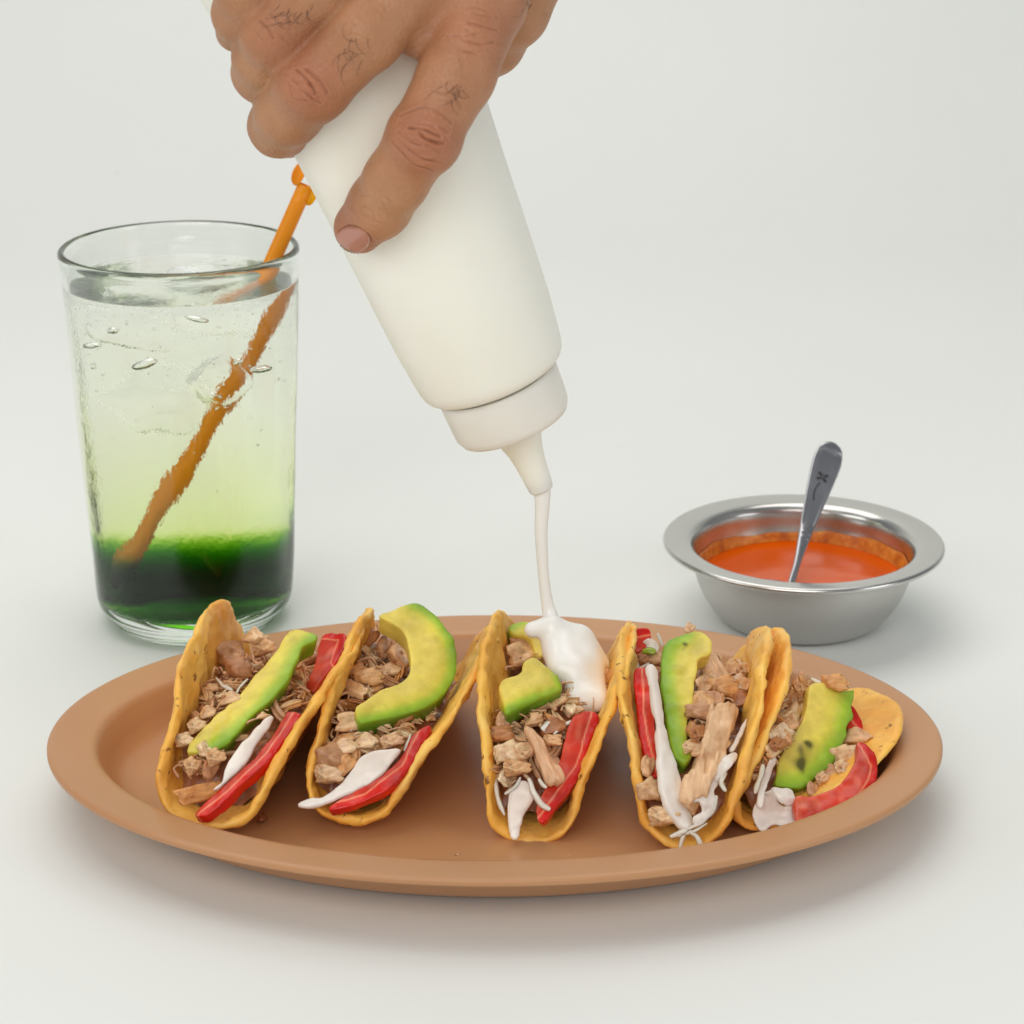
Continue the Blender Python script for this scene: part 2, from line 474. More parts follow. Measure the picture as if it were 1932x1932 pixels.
def shell_mesh(k, p):
    X, Y, yaw, R, rb, aL, aR, pit, ex = p
    nr, nt = 46, 180
    rr = np.concatenate([[0.0], np.linspace(0, 1, nr)[1:] ** 0.85]); tt = np.linspace(0, 2 * np.pi, nt, endpoint=False)
    r, t = np.meshgrid(rr[1:], tt, indexing='ij')
    seed = 11 + 5 * k
    calm = 0.35 if k == 4 else 1.0
    edge = 1 + calm * 0.014 * vnoise(np.stack([np.cos(t) * 2.2, np.sin(t) * 2.2, t * 0], -1), 1.6, seed) + calm * 0.010 * vnoise(np.stack([np.cos(t) * 5, np.sin(t) * 5, t * 0], -1), 3.4, seed + 1)
    r = r * (1 + (edge - 1) * r ** 3)
    u = -R * ex * r * np.cos(t); v = R * r * np.sin(t)
    u = np.concatenate([[0.0], u.ravel()]); v = np.concatenate([[0.0], v.ravel()])
    rad = np.concatenate([[0.0], r.ravel()])
    def surf(u, v):
        x, z = sect(v, rb, aL, aR); return np.stack([x, u, z], -1)
    e = 0.02
    p0 = surf(u, v); du = surf(u + e, v) - surf(u - e, v); dv = surf(u, v + e) - surf(u, v - e)
    n = np.cross(dv, du); n /= np.linalg.norm(n, axis=1)[:, None]
    n = -n * np.sign((n[:, 2:3] * 0 + 1))
    # make the normal point to the inside of the fold
    cen = np.array([0, 0, R * 0.6]); flip = np.sign(np.einsum('ij,ij->i', n, cen - p0 * np.array([1, 0, 1]))); n *= flip[:, None]
    q = np.stack([u, v, np.zeros_like(u)], -1)
    wav = 0.13 * vnoise(q, 0.75, seed + 2) * (0.3 + 0.7 * rad) + 0.05 * vnoise(q, 1.9, seed + 3)
    p0 = p0 + n * wav[:, None] * calm
    blis = 0.05 * np.maximum(0, vnoise(q, 2.6, seed + 4)) + 0.03 * vnoise(q, 5, seed + 5)
    blis2 = 0.05 * np.maximum(0, vnoise(q, 2.3, seed + 6)) + 0.03 * vnoise(q, 5, seed + 7)
    th = 0.125 + 0.03 * vnoise(q, 2.2, seed + 8) + 0.045 * np.clip((rad - 0.9) / 0.1, 0, 1) * vnoise(q, 4.0, seed + 9)
    rim = np.where(rad > 0.985, 0.55, 1.0)
    a = p0 + n * (th * rim + blis)[:, None]; b = p0 - n * (th * rim + blis2)[:, None]
    V = np.concatenate([a, b]); m = len(p0); Fc = []
    def id(i, j): return 1 + i * nt + j % nt
    for j in range(nt):
        Fc.append((0, id(0, j), id(0, j + 1))); Fc.append((m, m + id(0, j + 1), m + id(0, j)))
    for i in range(nr - 2):
        for j in range(nt):
            f = (id(i, j), id(i + 1, j), id(i + 1, j + 1), id(i, j + 1)); Fc.append(f); Fc.append(tuple(m + x for x in f[::-1]))
    # rim loop: middle ring pushed out a little
    base = len(V); last = nr - 2
    out = []
    for j in range(nt):
        i0 = id(last, j); d = np.array([p0[i0][0] - p0[id(last - 2, j)][0], p0[i0][1] - p0[id(last - 2, j)][1], p0[i0][2] - p0[id(last - 2, j)][2]])
        out.append(p0[i0] + unit(d) * 0.05)
    V = np.concatenate([V, np.array(out)])
    for j in range(nt):
        k2 = (j + 1) % nt
        Fc.append((id(last, j), base + j, base + k2, id(last, j + 1)))
        Fc.append((base + j, m + id(last, j), m + id(last, j + 1), base + k2))
    W = to_world(p, V)
    me = mesh_from('tortilla_shell', W, Fc)
    bm = bmesh.new(); bm.from_mesh(me); bmesh.ops.recalc_face_normals(bm, faces=bm.faces); bm.to_mesh(me); bm.free()
    # lighter crisp edge, darker fried blotches are the tortilla's own colour
    rad2 = np.concatenate([rad, rad, np.ones(nt)]); q2 = np.concatenate([q, q + 9, q[-nt:] + 4])
    tone = 1.02 + 0.08 * fbm(q2, 0.9, 2, seed + 20)
    edge_t = np.clip((rad2 - 0.95) / 0.05, 0, 1)
    C = np.stack([tone + 0.05 * edge_t, tone + 0.06 * edge_t, tone + 0.05 * edge_t], -1)
    set_col(me, np.clip(C, 0.5, 1.15))
    return me
def fill_pts(p, U, T, frac, crown=0.35):
    """points on top of the filling; U along the fold (-1..1), T across (0..1)"""
    X, Y, yaw, R, rb, aL, aR, pit, ex = p
    rimv = R * np.sqrt(np.maximum(1 - U ** 2, 0.0))
    vf = rimv * frac
    xl, zl = sect(-vf, rb, aL, aR); xr, zr = sect(vf * (0.8 if aR < 0.5 else 1.0), rb, aL, aR)
    inset = 0.14
    x = (xl + inset) * (1 - T) + (xr - inset) * T
    z = zl * (1 - T) + zr * T + 0.12 + crown * np.sin(np.pi * T) * np.minimum(1, vf / 2)
    return np.stack([x, U * R * ex, z], -1)
FRAC = [0.60, 0.62, 0.66, 0.66, 0.55]
CROWN = [0.30, 0.35, 0.40, 0.40, 0.75]
fillcache = {}
def fill_world(k):
    if k not in fillcache:
        U, T = np.meshgrid(np.linspace(-0.97, 0.85, 150), np.linspace(0.0, 1.0, 70), indexing='ij')
        W = to_world(TACO[k], fill_pts(TACO[k], U, T, FRAC[k], CROWN[k]))
        fillcache[k] = (W.reshape(-1, 3), proj(W.reshape(-1, 3)))
    return fillcache[k]
def onfill(k, px, py):
    W, Q = fill_world(k)
    d = np.hypot(Q[:, 0] - px, Q[:, 1] - py)
    near = d < d.min() + 5
    dep = (W - CAM) @ FW
    i = np.where(near)[0][np.argmin(dep[near])]
    t = dep[i] / (ray(px, py) @ FW)
    return CAM + ray(px, py) * t

def poly_sdf(poly, X, Y):
    d = np.full(X.shape, 1e9); sgn = np.ones(X.shape)
    n = len(poly)
    for i in range(n):
        a = poly[i]; b = poly[i - 1]
        e = b - a; wx = X - a[0]; wy = Y - a[1]
        t = np.clip((wx * e[0] + wy * e[1]) / (e @ e + 1e-12), 0, 1)
        d = np.minimum(d, (wx - e[0] * t) ** 2 + (wy - e[1] * t) ** 2)
        c1 = Y >= a[1]; c2 = Y < b[1]; c3 = e[0] * wy > e[1] * wx
        f = (c1 & c2 & c3) | (~c1 & ~c2 & ~c3)
        sgn = np.where(f, -sgn, sgn)
    return sgn * np.sqrt(d)
def polyline_dist(pl, X, Y):
    d = np.full(X.shape, 1e9)
    for a, b in zip(pl[:-1], pl[1:]):
        e = b - a; wx = X - a[0]; wy = Y - a[1]
        t = np.clip((wx * e[0] + wy * e[1]) / (e @ e + 1e-12), 0, 1)
        d = np.minimum(d, np.hypot(wx - e[0] * t, wy - e[1] * t))
    return d
def slab(name, outline, anchor, normal, thick, rnd, mat_, parent, h=0.055, amp=0.02, wave=0.0, freq=2.0, dome=0.0, wedge=0.0,
         colour=None, seed=0, aniso=None, curve=0.0):
    """a thick piece of food: outline of its face, a point on that face, the way it faces, its thickness behind"""
    n = unit(normal); ex = unit(np.cross([0, 0, 1.0], n)) if abs(n[2]) < 0.99 else np.array([1.0, 0, 0])
    ey = np.cross(n, ex)
    def to2(px, py):
        r = ray(px, py); t = ((anchor - CAM) @ n) / (r @ n); q = CAM + r * t - anchor
        return np.array([q @ ex, q @ ey])
    poly = closed_curve([to2(*q) for q in outline])
    lo = poly.min(0) - 0.25; hi = poly.max(0) + 0.25
    xs = np.arange(lo[0], hi[0] + h, h); ys = np.arange(lo[1], hi[1] + h, h)
    zs = np.arange(-thick - 0.3, 0.3 + dome + h, h)
    X2, Y2 = np.meshgrid(xs, ys, indexing='ij')
    d2 = poly_sdf(poly, X2, Y2)
    X, Y, Z = np.meshgrid(xs, ys, zs, indexing='ij')
    D = d2[:, :, None]
    q = np.stack([X, Y, Z], -1)
    qn = q if aniso is None else np.stack([q @ np.r_[to2(*aniso[1]) - to2(*aniso[0]), 0] / np.linalg.norm(to2(*aniso[1]) - to2(*aniso[0])) * 0.25,
                                           q @ np.r_[(to2(*aniso[1]) - to2(*aniso[0]))[::-1] * np.array([-1, 1]), 0] / np.linalg.norm(to2(*aniso[1]) - to2(*aniso[0])), Z], -1)
    nz = amp * (vnoise(qn, freq, seed) + 0.5 * vnoise(qn, freq * 2.3, seed + 1)) if amp else 0.0
    bulge = dome * (1 - np.exp(np.minimum(D, 0) / 0.35)) if dome else 0.0
    zc = Z - bulge + (wave * vnoise(np.stack([X, Y, 0 * X], -1), 1.1, seed + 30) if wave else 0) + (curve * (X - xs.mean()) ** 2 if curve else 0)
    a = D + wedge * np.maximum(0, -zc) + rnd
    b = np.abs(zc + thick / 2) - thick / 2 + rnd
    F = np.minimum(np.maximum(a, b), 0) + np.hypot(np.maximum(a, 0), np.maximum(b, 0)) - rnd + nz
    V, Fc = surfnet(F.astype(np.float32), (xs[0], ys[0], zs[0]), h)
    W = anchor + V[:, :1] * ex + V[:, 1:2] * ey + V[:, 2:3] * n
    me = mesh_from(name, W, Fc)
    C = colour(V, to2, poly_sdf(poly, V[:, 0], V[:, 1])) if colour else np.ones((len(V), 3))
    set_col(me, np.clip(C, 0, 1.2))
    return obj(name, me, mat_, parent)

def lerp_cols(t, stops):
    t = np.asarray(t); out = np.zeros((len(t), 3))
    ps = [s_[0] for s_ in stops]
    for c in range(3): out[:, c] = np.interp(t, ps, [s_[1][c] for s_ in stops])
    return out
AV_Y = lin(230, 208, 96); AV_Y2 = lin(216, 204, 76); AV_G = lin(164, 192, 50); AV_D = lin(122, 166, 36); AV_S = lin(106, 150, 32)
def avo_colour(green, width, seed=0, side=True, dark=()):
    """yellow near the stone, green towards the skin"""
    def f(V, to2, d2):
        pl = np.array([to2(*q) for q in green])
        d = polyline_dist(pl, V[:, 0], V[:, 1]) + 0.05 * fbm(V, 1.2, 2, seed)
        C = lerp_cols(d / width, [(0, AV_D), (0.26, AV_G), (0.5, AV_Y2), (0.85, AV_Y)])
        if side:
            s_ = np.clip((-V[:, 2] - 0.10) / 0.25, 0, 1)[:, None] * np.clip(1.6 - d / width * 1.6, 0, 1)[:, None]
            C = C * (1 - s_) + np.array(AV_S[:3]) * s_ * (0.9 + 0.25 * vnoise(V, 2.0, seed + 3))[:, None]
        st = vnoise(V * np.array([1.0, 1.0, 0.3]), 3.2, seed + 7); C = C * (1 + 0.05 * st + 0.05 * vnoise(V, 9.0, seed + 8))[:, None]
        br = np.clip(vnoise(V, 1.5, seed + 9) - 0.5, 0, 1)[:, None] * 0.6; C = C * (1 - br) + np.array(lin(150, 120, 44)[:3]) * br
        for (px, py, r) in dark:
            c = to2(px, py); wv = V + 0.25 * np.stack([vnoise(V, 2.5, seed + 5), vnoise(V, 2.5, seed + 6), 0 * V[:, 0]], -1)
            t = np.clip(1.3 * np.exp(-((wv[:, 0] - c[0]) ** 2 + (wv[:, 1] - c[1]) ** 2) / r ** 2), 0, 0.9)[:, None]
            C = C * (1 - t) + np.array(lin(58, 62, 24)[:3]) * t
        return C
    return f
def tom_colour(skin, width=0.35, pale=0.0, seed=0):
    def f(V, to2, d2):
        pl = np.array([to2(*q) for q in skin])
        d = polyline_dist(pl, V[:, 0], V[:, 1])
        d = d + 0.03 * vnoise(V, 2.5, seed + 4)
        C = lerp_cols(d / 0.35, [(0, lin(196, 18, 6)), (0.50, lin(212, 28, 12)), (0.60, lin(240, 150, 112)), (0.72, lin(196, 46, 26)), (2.5, lin(206, 70, 44))])
        t = np.clip(vnoise(V * np.array([2.0, 1.0, 1.0]), 2.2, seed) - 0.05, 0, 1)[:, None] * pale * np.clip(d / 0.3, 0, 1)[:, None]
        C = C * (1 - t) + np.array(lin(232, 140, 104)[:3]) * t
        return C * (1 + 0.10 * vnoise(V, 5.0, seed + 2))[:, None]
    return f
def onion_colour(seed=0, warm=0.0):
    def f(V, to2, d2):
        t = np.clip(0.75 + 0.3 * fbm(V, 0.8, 2, seed) - 0.55 * np.clip((V[:, 1] - V[:, 1].min()) / np.ptp(V[:, 1]), 0, 1), 0, 1)
        return lerp_cols(t, [(0, lin(220, 203, 190)), (0.5, lin(240, 231, 220)), (1, lin(250, 246, 238))])
    return f

Z2 = lambda sc_, ox, oy: (lambda pts: [(ox + x * sc_, oy + y * sc_) for (x, y) in pts])
z1 = Z2(.2385, 279.2, 1102.8); z2 = Z2(.2457, 558.4, 1102.8); z3 = Z2(.2673, 872.5, 1102.8); z4 = Z2(.2493, 1144.7, 1144.7); z5 = Z2(.2384, 1368.0, 1144.7)

NUP = (0.0, -0.55, 0.83)
def cen(pts):
    a = np.array(pts); return a.mean(0)
def put(k, pts, lift, at=None):
    c = cen(pts) if at is None else at
    q = onfill(k, c[0], c[1]); return q - ray(c[0], c[1]) * lift

# --- shared chunk meshes
def chunk_mesh(seed, sx, sy, sz):
    """torn piece of meat: an angular lump with fibres along its length"""
    rg = np.random.default_rng(seed)
    bm = bmesh.new()
    for q in rg.uniform(-1, 1, (11, 3)):
        q = q / max(1e-3, np.abs(q).max()) * rg.uniform(0.75, 1.0)
        bm.verts.new(Vector(q * np.array([sx, sy, sz])))
    r = bmesh.ops.convex_hull(bm, input=bm.verts[:])
    bmesh.ops.delete(bm, geom=[g for g in r['geom_interior'] if isinstance(g, bmesh.types.BMVert)], context='VERTS')
    bmesh.ops.subdivide_edges(bm, edges=bm.edges[:], cuts=4, use_grid_fill=True, smooth=0.12)
    bmesh.ops.triangulate(bm, faces=[f for f in bm.faces if len(f.verts) > 4])
    V = np.array([v.co[:] for v in bm.verts]); bm.normal_update(); Nn = np.array([v.normal[:] for v in bm.verts])
    d = 0.10 * fbm(V, 2.4, 2, seed) + 0.16 * (0.5 - np.abs(vnoise(V * np.array([0.4, 3.6, 3.6]), 1.4, seed + 3)))
    d = d + np.where(np.abs(V[:, 0]) > sx * 0.7, 0.16 * vnoise(V * np.array([1.0, 4.5, 4.5]), 1.6, seed + 5), 0)
    V2 = V + Nn * d[:, None] + np.stack([0.22 * vnoise(V * np.array([0, 3.5, 3.5]), 1.3, seed + 8), 0 * d, 0.10 * np.sin(V[:, 0] * 1.7 + seed)], -1)
    for v, c in zip(bm.verts, V2): v.co = Vector(c) * S
    for f in bm.faces: f.smooth = True
    me = bpy.data.meshes.new('chicken_piece'); bm.to_mesh(me); bm.free()
    me.materials.append(M['chicken']); return me
def strand_mesh(seed, n, ln):
    """bundle of torn fibres"""
    rg = np.random.default_rng(seed); VV = []; FF = []; off = 0
    bend = rg.normal(size=3) * 0.25; bend[0] = 0
    for i in range(n):
        y, z = rg.normal(size=2) * 0.20; a = -ln / 2 + rg.uniform(-.25, .35); b = ln / 2 + rg.uniform(-.35, .25)
        xs = np.linspace(a, b, 7); fan = rg.normal(size=2) * 0.16
        q = np.stack([xs, y + bend[1] * xs ** 2 / ln + fan[0] * np.maximum(0, np.abs(xs) - ln * .3), z + bend[2] * xs ** 2 / ln + fan[1] * np.maximum(0, np.abs(xs) - ln * .3)], -1)
        r = rg.uniform(.10, .20) * np.array([.35, .8, 1, 1.05, 1, .75, .25])
        V, Fc = tube(q, r, 7); VV.append(V); FF += [tuple(x + off for x in f) for f in Fc]; off += len(V)
    me = mesh_from('chicken_piece', np.concatenate(VV), FF); me.materials.append(M['chicken']); return me
CH = [chunk_mesh(40 + i, *d) for i, d in enumerate([(1, .6, .5), (1.3, .45, .4), (1, .8, .6), (1.6, .4, .35), (.9, .7, .7), (1.2, .55, .3), (2.0, .3, .28), (1.1, .9, .45), (1.5, .6, .4), (2.4, .26, .22)])]
CH += [strand_mesh(80 + i, n, l) for i, (n, l) in enumerate([(7, 2.2), (9, 1.9), (5, 2.8), (8, 2.4), (6, 1.7), (10, 2.0), (12, 2.3), (6, 3.0), (9, 2.6), (11, 1.6)])]
def shred(name, pts, rad, mat_, parent, flat=0.07, tone=(0.74, 0.73, 0.58)):
    """thin ragged ribbon of cabbage"""
    q = smooth_prof(pts, 9); m = len(q); sd = int(abs(q[0, 0]) * 977) % 97
    t = np.linspace(0, 1, m)
    tg = np.gradient(q, axis=0); tg /= np.linalg.norm(tg, axis=1)[:, None] + 1e-9
    V = []; Fc = []
    cs = [(-1, 0), (-.5, .8), (0, 1), (.5, .8), (1, 0), (.5, -.8), (0, -1), (-.5, -.8)]
    for i in range(m):
        env = 0.18 + 0.82 * math.sin(math.pi * min(1, t[i] * 0.94 + 0.04)) ** 0.45
        rad_ = rad * 1.15; rl = rad_ * env * (1 + 0.55 * float(vnoise(q[i] + 3.1, 3.4, sd))); rr_ = rad_ * env * (1 + 0.55 * float(vnoise(q[i] + 9.7, 3.4, sd + 1)))
        tw = 0.9 * float(vnoise(q[i], 0.9, sd + 2))
        nrm = np.array([math.sin(tw) * 0.8, -0.75, 0.6]); a = unit(np.cross(tg[i], nrm)); b = np.cross(a, tg[i])
        for (x, y) in cs:
            V.append(q[i] + a * x * (rl if x < 0 else rr_) * 0.8 + b * (y * max(0.018, rad * flat) + (1 - x * x) * rad * 0.25))
    n = 8
    for i in range(m - 1):
        for k in range(n):
            k2 = (k + 1) % n; Fc.append((i * n + k, i * n + k2, (i + 1) * n + k2, (i + 1) * n + k))
    Fc.append(tuple(range(n))[::-1]); Fc.append(tuple((m - 1) * n + k for k in range(n)))
    V = np.array(V); me = mesh_from(name, V, Fc); fixn(me)
    g = np.clip(0.5 + 0.5 * fbm(V, 1.2, 2, sd), 0, 1)[:, None]
    set_col(me, np.array(tone) * (1 - g) + np.array([0.84, 0.80, 0.70]) * g if tone[0] > 0.6 else np.tile(np.array(tone), (len(V), 1)))
    return obj(name, me, mat_, parent)

TACO_LABEL = ['taco with a long diagonal avocado slice, beside the green drink glass',
              'taco topped with a big curved yellow-green avocado crescent, onion tip poking out in front',
              'taco in the middle of the plate being topped with white cream',
              'taco with red tomato strip and long white onion strip along its left wall',
              'taco lying open at the plate end below the steel bowl, wide tomato slice']
tacos = []
for k, p in enumerate(TACO):
    t = thing('taco', TACO_LABEL[k], 'taco', 'five tacos in a row on the oval plate')
    t.location = (p[0] * S, p[1] * S, ZB * S)
    tacos.append(t)
def adopt(o, t):
    o.parent = t; o.matrix_parent_inverse = Matrix.Translation(t.location).inverted(); return o

NCH = [190, 190, 170, 190, 170]
for k, p in enumerate(TACO):
    t = tacos[k]
    adopt(obj('tortilla_shell', shell_mesh(k, p), M['tortilla']), t)
    # bed of finely shredded meat
    nu, nt_ = 90, 50
    U, T = np.meshgrid(np.linspace(-0.84, 0.9, nu), np.linspace(0, 1, nt_), indexing='ij')
    L = fill_pts(p, U, T, FRAC[k], CROWN[k])
    L[..., 2] += -0.42 + 0.20 * fbm(L, 1.8, 3, 60 + k) + 0.10 * vnoise(L, 6, 70 + k) - 0.8 * np.sin(np.pi * T) * np.clip((-0.62 - U) / 0.2, 0, 1) ** 2
    L[..., 2] = np.maximum(L[..., 2], 0.28)
    W = to_world(p, L).reshape(-1, 3)
    Fc = [(i * nt_ + j, i * nt_ + j + 1, (i + 1) * nt_ + j + 1, (i + 1) * nt_ + j) for i in range(nu - 1) for j in range(nt_ - 1)]
    me = mesh_from('filling_bed', W, np.array(Fc)[:, ::-1])
    adopt(obj('shredded_filling', me, M['bed'], kind='stuff'), t)

def big_chunk(k, px, py, ln, wd, ang, proto, lift=0.15, tilt=0.0, mat_=None):
    q = onfill(k, px, py) - ray(px, py) * lift
    o = bpy.data.objects.new('chicken_piece', CH[proto]); COL.objects.link(o)
    d = CH[proto].vertices; o.location = Vector(q * S)
    ex = max(abs(v.co.x) for v in d) / S; ey = max(abs(v.co.y) for v in d) / S
    o.scale = (ln / 2 / ex, wd / 2 / ey, wd / 2 / ey)
    o.rotation_euler = (0.5, tilt, math.radians(ang))
    adopt(o, tacos[k])
COVER = {k: [] for k in range(5)}
def sl(k, name, outline, anchor, normal, *a, clear=0.15, fit=0.5, **kw):
    """lay the piece along the filling below it, clear of it for most of its outline"""
    c = np.array(outline); W = np.array([onfill(k, *q) for q in (c + (c.mean(0) - c) * 0.15)])
    m = W.mean(0); u_, s_, vt = np.linalg.svd(W - m); n = vt[2]
    if n @ (CAM - m) < 0: n = -n
    n = unit(fit * n + (1 - fit) * unit(normal))
    gap = (anchor - W) @ n
    anchor = anchor + n * max(0.0, clear - np.percentile(gap, 25))
    COVER[k].append(c)
    o = slab(name, outline, anchor, n, *a, parent=None, **kw); adopt(o, tacos[k]); return o
def covered(k, W):
    q = proj(W)
    for c in COVER[k]:
        if poly_sdf(c.astype(float), np.array([q[0]]), np.array([q[1]]))[0] < 6: return True
    return False
def sh(k, pts, rad, lift=0.2, mat_='onion', **kw):
    W = [onfill(k, *q) - ray(*q) * lift for q in pts]
    o = shred('cabbage_shred', W, rad, M[mat_], None, **kw); adopt(o, tacos[k])
def onion(k, pts, lift, normal=NUP, thick=0.22, seed=0, at=None, name='onion_strip', **kw):
    sl(k, name, pts, put(k, pts, lift, at), normal, thick, 0.05, M['onion'], amp=0.045, freq=2.0, dome=0.05, colour=onion_colour(seed), seed=seed, **kw)

# --- taco 1
a1 = z1([(300, 1325), (330, 1260), (400, 1160), (520, 1040), (680, 900), (830, 740), (960, 590), (1050, 470), (1110, 370), (1180, 350), (1290, 370), (1350, 400), (1320, 450), (1230, 490), (1190, 580), (1150, 650), (1110, 760), (1040, 850), (960, 930), (880, 990), (780, 1090), (700, 1180), (600, 1270), (490, 1320), (400, 1330)])
g1 = z1([(490, 1330), (700, 1190), (960, 940), (1110, 770), (1190, 590), (1260, 470), (1350, 400)])
sl(0, 'avocado_slice', a1, put(0, a1, 0.45), (0.05, -0.62, 0.78), 0.75, 0.045, M['avocado'], h=0.045, amp=0.05, freq=1.8, dome=0.03, wedge=0.25, colour=avo_colour(g1, 0.95, 3), seed=5)
o1 = z1([(515, 1620), (580, 1560), (610, 1460), (660, 1350), (720, 1280), (800, 1200), (860, 1120), (920, 1050), (990, 1040), (970, 1120), (900, 1200), (850, 1280), (800, 1380), (700, 1480), (610, 1570), (560, 1605)])
onion(0, o1, 0.30, (0.2, -0.7, 0.7), seed=2)
t1 = z1([(370, 1815), (450, 1720), (600, 1590), (750, 1460), (880, 1330), (960, 1220), (1040, 1100), (1100, 1000), (1200, 1010), (1190, 1060), (1110, 1180), (1000, 1330), (900, 1440), (760, 1560), (640, 1680), (500, 1800), (440, 1830)])
sk1 = z1([(440, 1830), (640, 1680), (900, 1440), (1110, 1180), (1200, 1010)])
sl(0, 'tomato_slice', t1, put(0, t1, 0.25), (-0.25, -0.65, 0.72), 0.34, 0.02, M['tomato'], h=0.042, amp=0.025, freq=2.2, colour=tom_colour(sk1, 0.4, 0.2), seed=9, clear=0.35)
t1b = z1([(1350, 470), (1400, 390), (1500, 380), (1560, 400), (1550, 500), (1500, 600), (1400, 720), (1300, 850), (1240, 800), (1320, 640)])
sl(0, 'tomato_slice', t1b, put(0, t1b, 0.1), (0.1, -0.75, 0.66), 0.34, 0.02, M['tomato'], h=0.042, amp=0.025, freq=2.2, colour=tom_colour(z1([(1400, 390), (1560, 400), (1500, 600)]), 0.4, 0.5), seed=10)
for (x, y, ln, wd, an, pr) in [(620, 560, 1.3, 1.0, 70, 2), (720, 680, 1.0, 0.8, 20, 7), (820, 400, 0.9, 0.55, -30, 5), (900, 490, 0.8, 0.7, 40, 4), (410, 1640, 1.7, 0.55, 32, 8), (340, 1440, 0.7, 0.55, 70, 4),
                               (440, 1310, 0.8, 0.5, 100, 2), (520, 1370, 0.7, 0.55, 60, 4), (480, 1460, 0.9, 0.5, 80, 5), (1270, 560, 1.0, 0.7, 80, 7), (280, 1230, 0.6, 0.5, 30, 4), (640, 900, 0.8, 0.4, 10, 5), (880, 1040, 0.8, 0.25, 40, 6), (370, 1120, 0.7, 0.5, 60, 4), (460, 1010, 0.6, 0.4, 20, 5)]:
    px, py = z1([(x, y)])[0]; big_chunk(0, px, py, ln, wd, an, pr, 0.3)
sh(0, z1([(540, 740), (600, 800), (670, 840)]), 0.07); sh(0, z1([(700, 860), (740, 800), (790, 750)]), 0.08)

# --- taco 2
a2 = z2([(450, 950), (520, 890), (640, 820), (780, 760), (870, 680), (880, 600), (870, 500), (830, 370), (740, 300), (630, 235), (760, 190), (910, 140), (1000, 180), (1090, 250), (1160, 330), (1215, 420), (1240, 560), (1230, 690), (1170, 810), (1070, 900), (940, 965), (760, 1015), (600, 1045), (490, 1060)])
g2 = z2([(490, 1070), (600, 1055), (760, 1025), (940, 975), (1070, 910), (1170, 820), (1235, 690), (1245, 560), (1215, 420), (1160, 330), (1090, 250), (1000, 180), (910, 140)])
sl(1, 'avocado_slice', a2, put(1, a2, 0.75), (0.16, -0.50, 0.85), 0.85, 0.045, M['avocado'], h=0.045, amp=0.035, freq=1.5, dome=0.03, wedge=0.12, colour=avo_colour(g2, 0.8, 8), seed=15, fit=0.1, clear=0.85)
o2 = z2([(10, 1690), (80, 1640), (200, 1620), (330, 1530), (420, 1430), (480, 1320), (580, 1280), (700, 1265), (800, 1260), (760, 1340), (660, 1450), (560, 1530), (430, 1600), (300, 1660), (180, 1700), (80, 1712)])
onion(1, o2, 0.35, (-0.1, -0.80, 0.60), 0.2, 4, at=z2([(500, 1480)])[0])
t2 = z2([(260, 1700), (420, 1600), (600, 1510), (740, 1400), (840, 1280), (900, 1150), (1020, 1085), (1010, 1150), (940, 1290), (860, 1420), (740, 1550), (560, 1650), (400, 1710), (280, 1735)])
sl(1, 'tomato_slice', t2, put(1, t2, 0.2), (-0.15, -0.75, 0.64), 0.34, 0.02, M['tomato'], h=0.042, amp=0.025, freq=2.2, colour=tom_colour(z2([(280, 1735), (560, 1650), (860, 1420), (1020, 1085)]), 0.4, 0.25), seed=19, clear=0.35)
for (x, y, ln, wd, an, pr) in [(500, 560, 1.0, .5, 30, 5), (560, 480, 1.1, .45, 80, 8), (660, 470, 1.3, .5, 80, 3), (780, 560, 1.5, .75, 95, 2), (560, 720, 1.1, .6, 20, 7), (470, 680, .8, .6, 50, 4), (700, 660, .9, .4, 10, 5), (720, 350, 1.0, .5, -20, 7), (560, 400, .9, .5, 70, 5), (450, 800, 1.1, .5, -40, 8),
                               (300, 1330, 1.3, .9, 45, 7), (260, 1450, .9, .7, 10, 4), (380, 1380, .9, .5, 60, 5), (350, 1250, 1.0, .5, 15, 5), (400, 1060, 1.1, .7, 30, 2), (520, 1200, .9, .5, -10, 5), (730, 1200, .8, .5, 40, 4), (640, 330, 1.0, .3, 85, 6)]:
    px, py = z2([(x, y)])[0]; big_chunk(1, px, py, ln, wd, an, pr, 0.3)
sh(1, z2([(830, 1280), (860, 1210), (880, 1150)]), 0.06); sh(1, z2([(360, 1030), (390, 1080), (440, 1120)]), 0.2)

# --- taco 3
a3 = z3([(250, 740), (265, 680), (310, 640), (400, 610), (430, 540), (500, 500), (560, 540), (660, 620), (715, 730), (560, 800), (420, 850), (320, 900), (280, 830)])
g3 = z3([(310, 915), (420, 865), (560, 810), (725, 740), (690, 640)])
sl(2, 'avocado_slice', a3, put(2, a3, 0.55), (0.05, -0.48, 0.87), 0.8, 0.12, M['avocado'], amp=0.06, freq=2.0, dome=0.04, wedge=0.05, colour=avo_colour(g3, 0.7, 12), seed=25, fit=0.0, clear=0.75)
a3b = z3([(325, 290), (390, 260), (470, 265), (570, 330), (590, 480), (520, 500), (470, 380), (350, 345)])
sl(2, 'avocado_slice', a3b, put(2, a3b, 0.35), NUP, 0.6, 0.045, M['avocado'], h=0.045, amp=0.04, freq=1.8, dome=0.03, colour=avo_colour(z3([(330, 280), (400, 250)]), 0.8, 14), seed=26)
t3 = z3([(780, 930), (880, 890), (965, 920), (940, 1020), (900, 1130), (850, 1300), (760, 1450), (650, 1590), (570, 1685), (525, 1640), (535, 1530), (600, 1400), (680, 1250), (720, 1100)])
